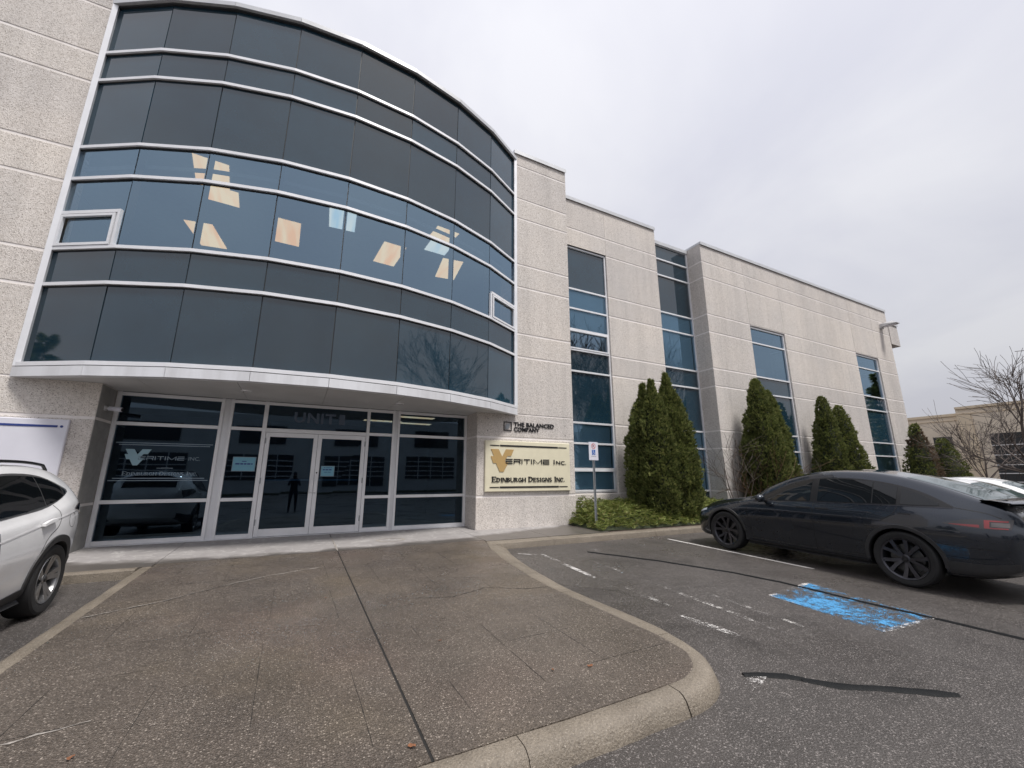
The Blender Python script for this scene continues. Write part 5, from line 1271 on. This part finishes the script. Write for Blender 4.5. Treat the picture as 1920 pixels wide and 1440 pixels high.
def bare_tree(name, loc, H, r, seed, label, depth=4, lean=(0, 0), nlimb=7, spread=.9, up=.15, trunk=.32, minr=.006, horiz=0.0, mat='bark_dark', first=(.2, 1.0), cat_='tree', group=None, lim=.55):
    rnd = random.Random(seed); root = empty(name, loc, 0, label, cat_, group)
    m = M(); th = H*trunk; top_ = Vector((lean[0]*th, lean[1]*th, th)); m.tube([(0, 0, -.15), tuple(top_*.5 + Vector((.03, .02, 0))), tuple(top_)], [r*1.25, r, r*.85], 10)
    m.build('trunk', MAT[mat], root, smooth=True)
    m = M()
    for k in range(nlimb):
        a = 2*pi*k/nlimb + rnd.uniform(-.4, .4); el = rnd.uniform(*first); d = Vector((cos(a)*cos(el), sin(a)*cos(el), sin(el)))
        grow(m, top_*rnd.uniform(.72, 1.0), d, H*lim*rnd.uniform(.75, 1.1), r*rnd.uniform(.4, .6), depth-1, rnd, spread, up, minr=minr, kids=(3, 5), horiz=horiz)
    grow(m, top_, Vector((lean[0], lean[1], 1)).normalized(), H*(1-trunk)*.6, r*.7, depth-1, rnd, spread, up, minr=minr, kids=(4, 6), horiz=horiz)
    m.build('crown', MAT[mat], root); return root
bare_tree('bare_tree', (23.0, 4.7, Ga(4.6)), 5.4, .085, 31, 'bare spreading tree with layered branches at the right edge', depth=4, nlimb=9, spread=.75, up=.05, trunk=.34, minr=.007, first=(.05, .9), lim=.36)
bare_tree('bare_tree', (33.5, 8.6, 0), 4.6, .05, 32, 'small upright bare sapling before the beige building', depth=3, nlimb=5, spread=.55, up=.2, trunk=.25, minr=.008, first=(.7, 1.2))
for k, (x, y, h, sd_, lb) in enumerate([(13.05, 9.1, 2.9, 33, 'thin leafless shrub with arching stems before the concrete corner'), (13.9, 8.9, 2.3, 34, 'dense brown twiggy shrub leaning on the second cedar clump'), (18.0, 9.1, 1.9, 35, 'low bare shrub left of the third cedar clump')]):
    rnd = random.Random(sd_); root = empty('bare_shrub', (x, y, zg(y)), 0, lb, 'shrub', 'bare shrubs in the bed'); m = M()
    for q in range([7, 16, 8][k]):
        a = rnd.uniform(0, 2*pi); el = rnd.uniform(.75, 1.35); d = Vector((cos(a)*cos(el), sin(a)*cos(el), sin(el)))
        grow(m, Vector((rnd.uniform(-.15, .15), rnd.uniform(-.12, .12), 0)), d, h*rnd.uniform(.45, .75), .014, 2, rnd, .8, .12, minr=.005, kids=(2, 4))
    m.build('stem', MAT['bark' if k != 1 else 'shrub_brown'], root)
# trees across the lot (seen as reflections in the glass)
def conifer(loc, H, R, seed, label):
    rnd = random.Random(seed); root = empty('conifer', loc, 0, label, 'tree', 'trees across the lot'); m = M(); z = .6
    while z < H:
        t_ = z/H; r = R*(1 - t_)**.8 + .1; nb = int(9*(1 - t_) + 5)
        for k in range(nb):
            a = rnd.uniform(0, 2*pi); L = r*rnd.uniform(.7, 1.1); d = Vector((cos(a), sin(a), rnd.uniform(-.25, .1)))
            for j in range(6):
                s_ = (j + .6)/6; p = Vector((0, 0, z)) + d*L*s_; spray(m, p, d + Vector((rnd.uniform(-.5, .5), rnd.uniform(-.5, .5), rnd.uniform(-.2, .3))), .55*(1.2 - s_*.5), .07, rnd, 4)
        z += .28
    m.build('crown', MAT['cedar_leaf'], root); m = M(); m.tube([(0, 0, -.2), (0, 0, H*.9)], [.16, .03], 8); m.build('trunk', MAT['bark'], root)
# ------------------------------------------------------------------ background
conifer((-28.5, 6.9, Ga(7)), 9.4, 2.6, 51, 'tall conifer across the lot, mirrored low at the left end of the bay')
conifer((-31.0, 9.6, Ga(9)), 8.8, 2.3, 52, 'shorter conifer across the lot, mirrored beside the tall one')
conifer((40.5, 4.6, Ga(4)), 9.6, 2.6, 53, 'conifer across the lot, mirrored at the right end of the bay')
bare_tree('bare_tree', (21.6, -6.2, Ga(-6)), 11.2, .17, 54, 'big bare tree across the lot, mirrored in the window strip', depth=5, nlimb=8, spread=.6, up=.25, trunk=.22, minr=.012, first=(.7, 1.2), lim=.5, group='trees across the lot')
bare_tree('bare_tree', (27.2, -5.6, Ga(-6)), 12.6, .17, 55, 'bare tree across the lot, mirrored in the lower bay glass', depth=4, nlimb=7, spread=.6, up=.25, trunk=.25, minr=.012, first=(.6, 1.2), group='trees across the lot')
simple('beige_wall', (.78, .68, .55), .8, vary=.12, vs=1.5)
simple('beige_trim', (.74, .62, .46), .75, vary=.1, vs=2)
simple('far_glass', (.03, .035, .04), .15)
simple('far_pale', (.66, .65, .64), .8, vary=.15, vs=.8)
# beige building beyond the corner: its face looks towards -X
fb = empty('beige_building', (45, 9, 0), 0, 'beige stucco building with stepped parapet beyond the far corner', 'building')
def fpart(mm, name, mat, parent=None):
    o = mm.build(name, mat, parent or fb); o.matrix_parent_inverse = Matrix.Translation((-45, -9, 0)) if parent is None else Matrix.Identity(4); return o
m = M(); m.box(45.4, 62, 12.4, 40, -.3, 5.9); fpart(m, 'wall', MAT['beige_wall'])
m = M(); m.box(45.0, 62, -30, 12.38, -.3, 6.35); fpart(m, 'wall', MAT['beige_wall'])
for z0, z1, o_ in ((5.9, 6.1, .12), (5.55, 5.62, .06)):
    m = M(); m.box(45.4 - o_, 45.6, 12.42, 40, z0, z1); fpart(m, 'cornice', MAT['beige_trim'])
for z0, z1, o_ in ((6.35, 6.52, .15), (5.95, 6.02, .06)):
    m = M(); m.box(45.0 - o_, 45.6, -30, 12.36, z0, z1); fpart(m, 'cornice', MAT['beige_trim'])
m = M(); m.box(44.9, 45.05, 11.6, 12.34, -.3, 5.9); fpart(m, 'pilaster', MAT['beige_trim'])
def fwin(y0, y1, z0, z1, x=45.0, bars=()):
    m = M(); m.box(x - .03, x + .01, y0, y1, z0, z1); w = fpart(m, 'window', MAT['far_glass'])
    for zb in bars:
        mm = M(); mm.box(x - .07, x - .031, y0, y1, zb - .03, zb + .03); mm.build('mullion', MAT['aluminium'], w)
    return w
fwin(13.0, 14.1, 3.1, 4.35, 45.4); fwin(13.0, 14.3, .5, 1.6, 45.4, (1.1,))
fwin(3.0, 10.9, .3, 4.35, 45.0, (.9, 1.5, 2.1, 2.8, 3.5)); fwin(-8, 1.5, .3, 4.35, 45.0, (.9, 1.5, 2.1, 2.8, 3.5))
# building across the lot, seen only mirrored in the entrance glass
ob = empty('opposite_building', (5, -36, -.5), 0, 'pale concrete building with barred dark windows across the lot, mirrored in the doors', 'building')
def opart(mm, name, mat, parent=None):
    o = mm.build(name, mat, parent or ob); o.matrix_parent_inverse = Matrix.Translation((-5, 36, .5)) if parent is None else Matrix.Identity(4); return o
m = M(); m.box(-45, 60, -50, -36, -.8, 8.6); opart(m, 'wall', MAT['far_pale'])
for k in range(9):
    x = -38 + k*10.2
    m = M(); m.box(x, x + 6.8, -36.02, -35.9, 1.0 if k % 2 else .2, 3.9); w = opart(m, 'window', MAT['far_glass'])
    for z in (1.4, 2.0, 2.6, 3.2):
        mm = M(); mm.box(x, x + 6.8, -35.89, -35.82, z - .05, z + .05); mm.build('mullion', MAT['aluminium'], w)
    for q in (1.7, 3.4, 5.1):
        mm = M(); mm.box(x + q - .05, x + q + .05, -35.895, -35.80, 1.0 if k % 2 else .2, 3.9); mm.build('mullion', MAT['aluminium'], w)
    m = M(); m.box(x + 1, x + 5.8, -36.02, -35.9, 5.2, 7.2); opart(m, 'window', MAT['far_glass'])
m = M(); m.prism([(-45, -34), (60, -34), (60, -30.5), (-45, -30.5)], Ga(-6), Ga(-6) + .12); tag(m.build('grass_verge', leaf_mat('verge_grass', (.03, .035, .015), (.05, .055, .02), (.07, .07, .03))), 'grass verge before the opposite building', None, None, 'structure')
# ------------------------------------------------------------------ the photographer (seen mirrored in the left door)
simple('jacket', (.012, .013, .016), .8, vary=.3, vs=20); simple('trousers', (.016, .02, .032), .8, vary=.3, vs=20); simple('skin', (.42, .26, .19), .55); simple('hair', (.02, .015, .012), .7); simple('shoe', (.02, .02, .02), .5)
def skin_mesh(name, verts, edges, mats, pick, parent, levels=1, rootv=0):
    me = bpy.data.meshes.new(name); me.from_pydata([v[:3] for v in verts], edges, []); o = bpy.data.objects.new(name, me); COL.objects.link(o)
    md = o.modifiers.new('skin', 'SKIN'); sm = o.modifiers.new('sub', 'SUBSURF'); sm.levels = levels; sm.render_levels = levels; md.use_smooth_shade = True
    if not me.skin_vertices: 
        bm = bmesh.new(); bm.from_mesh(me); bm.verts.layers.skin.verify(); bm.to_mesh(me); bm.free()
    for i, v in enumerate(verts):
        r = v[3]; me.skin_vertices[0].data[i].radius = r if isinstance(r, tuple) else (r, r)
    me.skin_vertices[0].data[rootv].use_root = True
    dg = bpy.context.evaluated_depsgraph_get(); dg.update(); m2 = bpy.data.meshes.new_from_object(o.evaluated_get(dg)); bpy.data.objects.remove(o)
    m2.materials.clear()
    for m_ in mats: m2.materials.append(m_)
    for p in m2.polygons: p.material_index = pick(p.center); p.use_smooth = True
    ob_ = bpy.data.objects.new(name, m2); COL.objects.link(ob_); ob_.parent = parent; return ob_
pers = empty('person', (.02, -.42, G(-.42)), 0, 'person in dark jacket and trousers holding up a phone, mirrored in the left door', 'person')
V = [(0, 0, .95, (.155, .11)), (0, -.01, 1.12, (.145, .10)), (0, -.01, 1.30, (.165, .105)), (0, 0, 1.42, (.12, .08)), (0, .01, 1.50, .055), (0, .03, 1.56, .06), (0, .035, 1.64, (.075, .092)), (0, .03, 1.72, (.066, .08))]
E_ = [(0, 1), (1, 2), (2, 3), (3, 4), (4, 5), (5, 6), (6, 7)]
for sx in (-1, 1):
    b = len(V); V += [(sx*.10, 0, .88, .095), (sx*.115, .02, .50, .062), (sx*.13, -.02, .10, .042), (sx*.135, .0, .045, .045), (sx*.15, .14, .03, (.042, .03))]; E_ += [(0, b), (b, b+1), (b+1, b+2), (b+2, b+3), (b+3, b+4)]
    b = len(V); V += [(sx*.17, 0, 1.40, .062), (sx*.24, .07, 1.16, .048), (sx*.12, .27, 1.37, .036), (sx*.075, .33, 1.47, .026), (sx*.060, .345, 1.52, (.030, .018))]; E_ += [(3, b), (b, b+1), (b+1, b+2), (b+2, b+3), (b+3, b+4)]
    pb = b + 4
    for k in range(4):
        q = len(V); L = (.062, .072, .068, .052)[k]; V += [(sx*(.068 - .004*k), .352 + .002*k, 1.545 - .018*k, .009), (sx*(.045), .362, 1.555 - .018*k + .01, .0085), (sx*(.045 - L*.5), .366, 1.555 - .018*k + .008, .008)]; E_ += [(pb, q), (q, q+1), (q+1, q+2)]
    q = len(V); V += [(sx*.052, .330, 1.515, .011), (sx*.030, .322, 1.535, .009)]; E_ += [(pb, q), (q, q+1)]
def pick(c):
    if c.z > 1.505 and c.y < .2: return 2
    if c.y > .30 and c.z > 1.44: return 2
    if c.z < .075: return 3
    if c.z < .93 and abs(c.x) < .23: return 1
    return 0
body = skin_mesh('body', V, E_, [MAT['jacket'], MAT['trousers'], MAT['skin'], MAT['shoe']], pick, pers)
m = M(); rows = []
for i in range(9):
    a = i/8*pi*.62; rows.append([(.086*sin(a)*cos(t_), .022 + .104*sin(a)*sin(t_) - .012, 1.655 + .125*cos(a)) for t_ in [2*pi*k/18 for k in range(18)]])
m.grid(rows, closed=True); m.build('hair', MAT['hair'], pers, smooth=60)
m = M()
for sx in (-1, 1):
    m.lathe([(.0005, .0), (.012, -.002), (.013, -.008)], 10, 'y', 0, (sx*.030, .128, 1.655))
m.build('eyes', MAT['shoe'], pers)
m = M(); m.add([(-.012, .122, 1.615), (.012, .122, 1.615), (0, .148, 1.618), (0, .125, 1.655)], [(0, 1, 2), (0, 2, 3), (1, 3, 2)]); m.build('nose', MAT['skin'], pers)
ph = empty('phone', (0.02, -.045, 1.225), 0, 'dark phone held up by the mirrored person', 'phone')
m = M(); m.box(-.078, .078, -.008, .0, -.038, .038); m.build('phone_body', MAT['shoe'], ph)
m = M(); m.box(.045, .072, .0005, .003, .005, .032); m.build('camera_bump', MAT['car_glass'], ph)
# a few fallen leaves on the apron
simple('dead_leaf', (.22, .09, .04), .8, vary=.4, vs=60)
for k, (x, y) in enumerate([(.72, 2.62), (1.9, 3.02), (1.28, 3.9), (.45, 5.6), (2.2, 2.95), (-.9, 3.3)]):
    m = M(); rnd = random.Random(k + 70); s_ = rnd.uniform(.014, .026); pts = []
    for j in range(8):
        a = 2*pi*j/8; r_l = s_*(1.0 if j % 2 else .65)*(1.5 if j in (0, 4) else 1); pts.append((cos(a)*r_l, sin(a)*r_l*.7, .004 + rnd.uniform(.0, .010)))
    for j in range(8): m.face([(0, 0, .005), pts[j], pts[(j+1) % 8]])
    o = m.build('fallen_leaf', MAT['dead_leaf']); o.location = (x, y, G(y) + .004); o.rotation_euler = (0, 0, rnd.uniform(0, 6)); tag(o, 'tiny curled brown fallen leaf on the damp apron', 'leaf', 'fallen leaves on the apron')
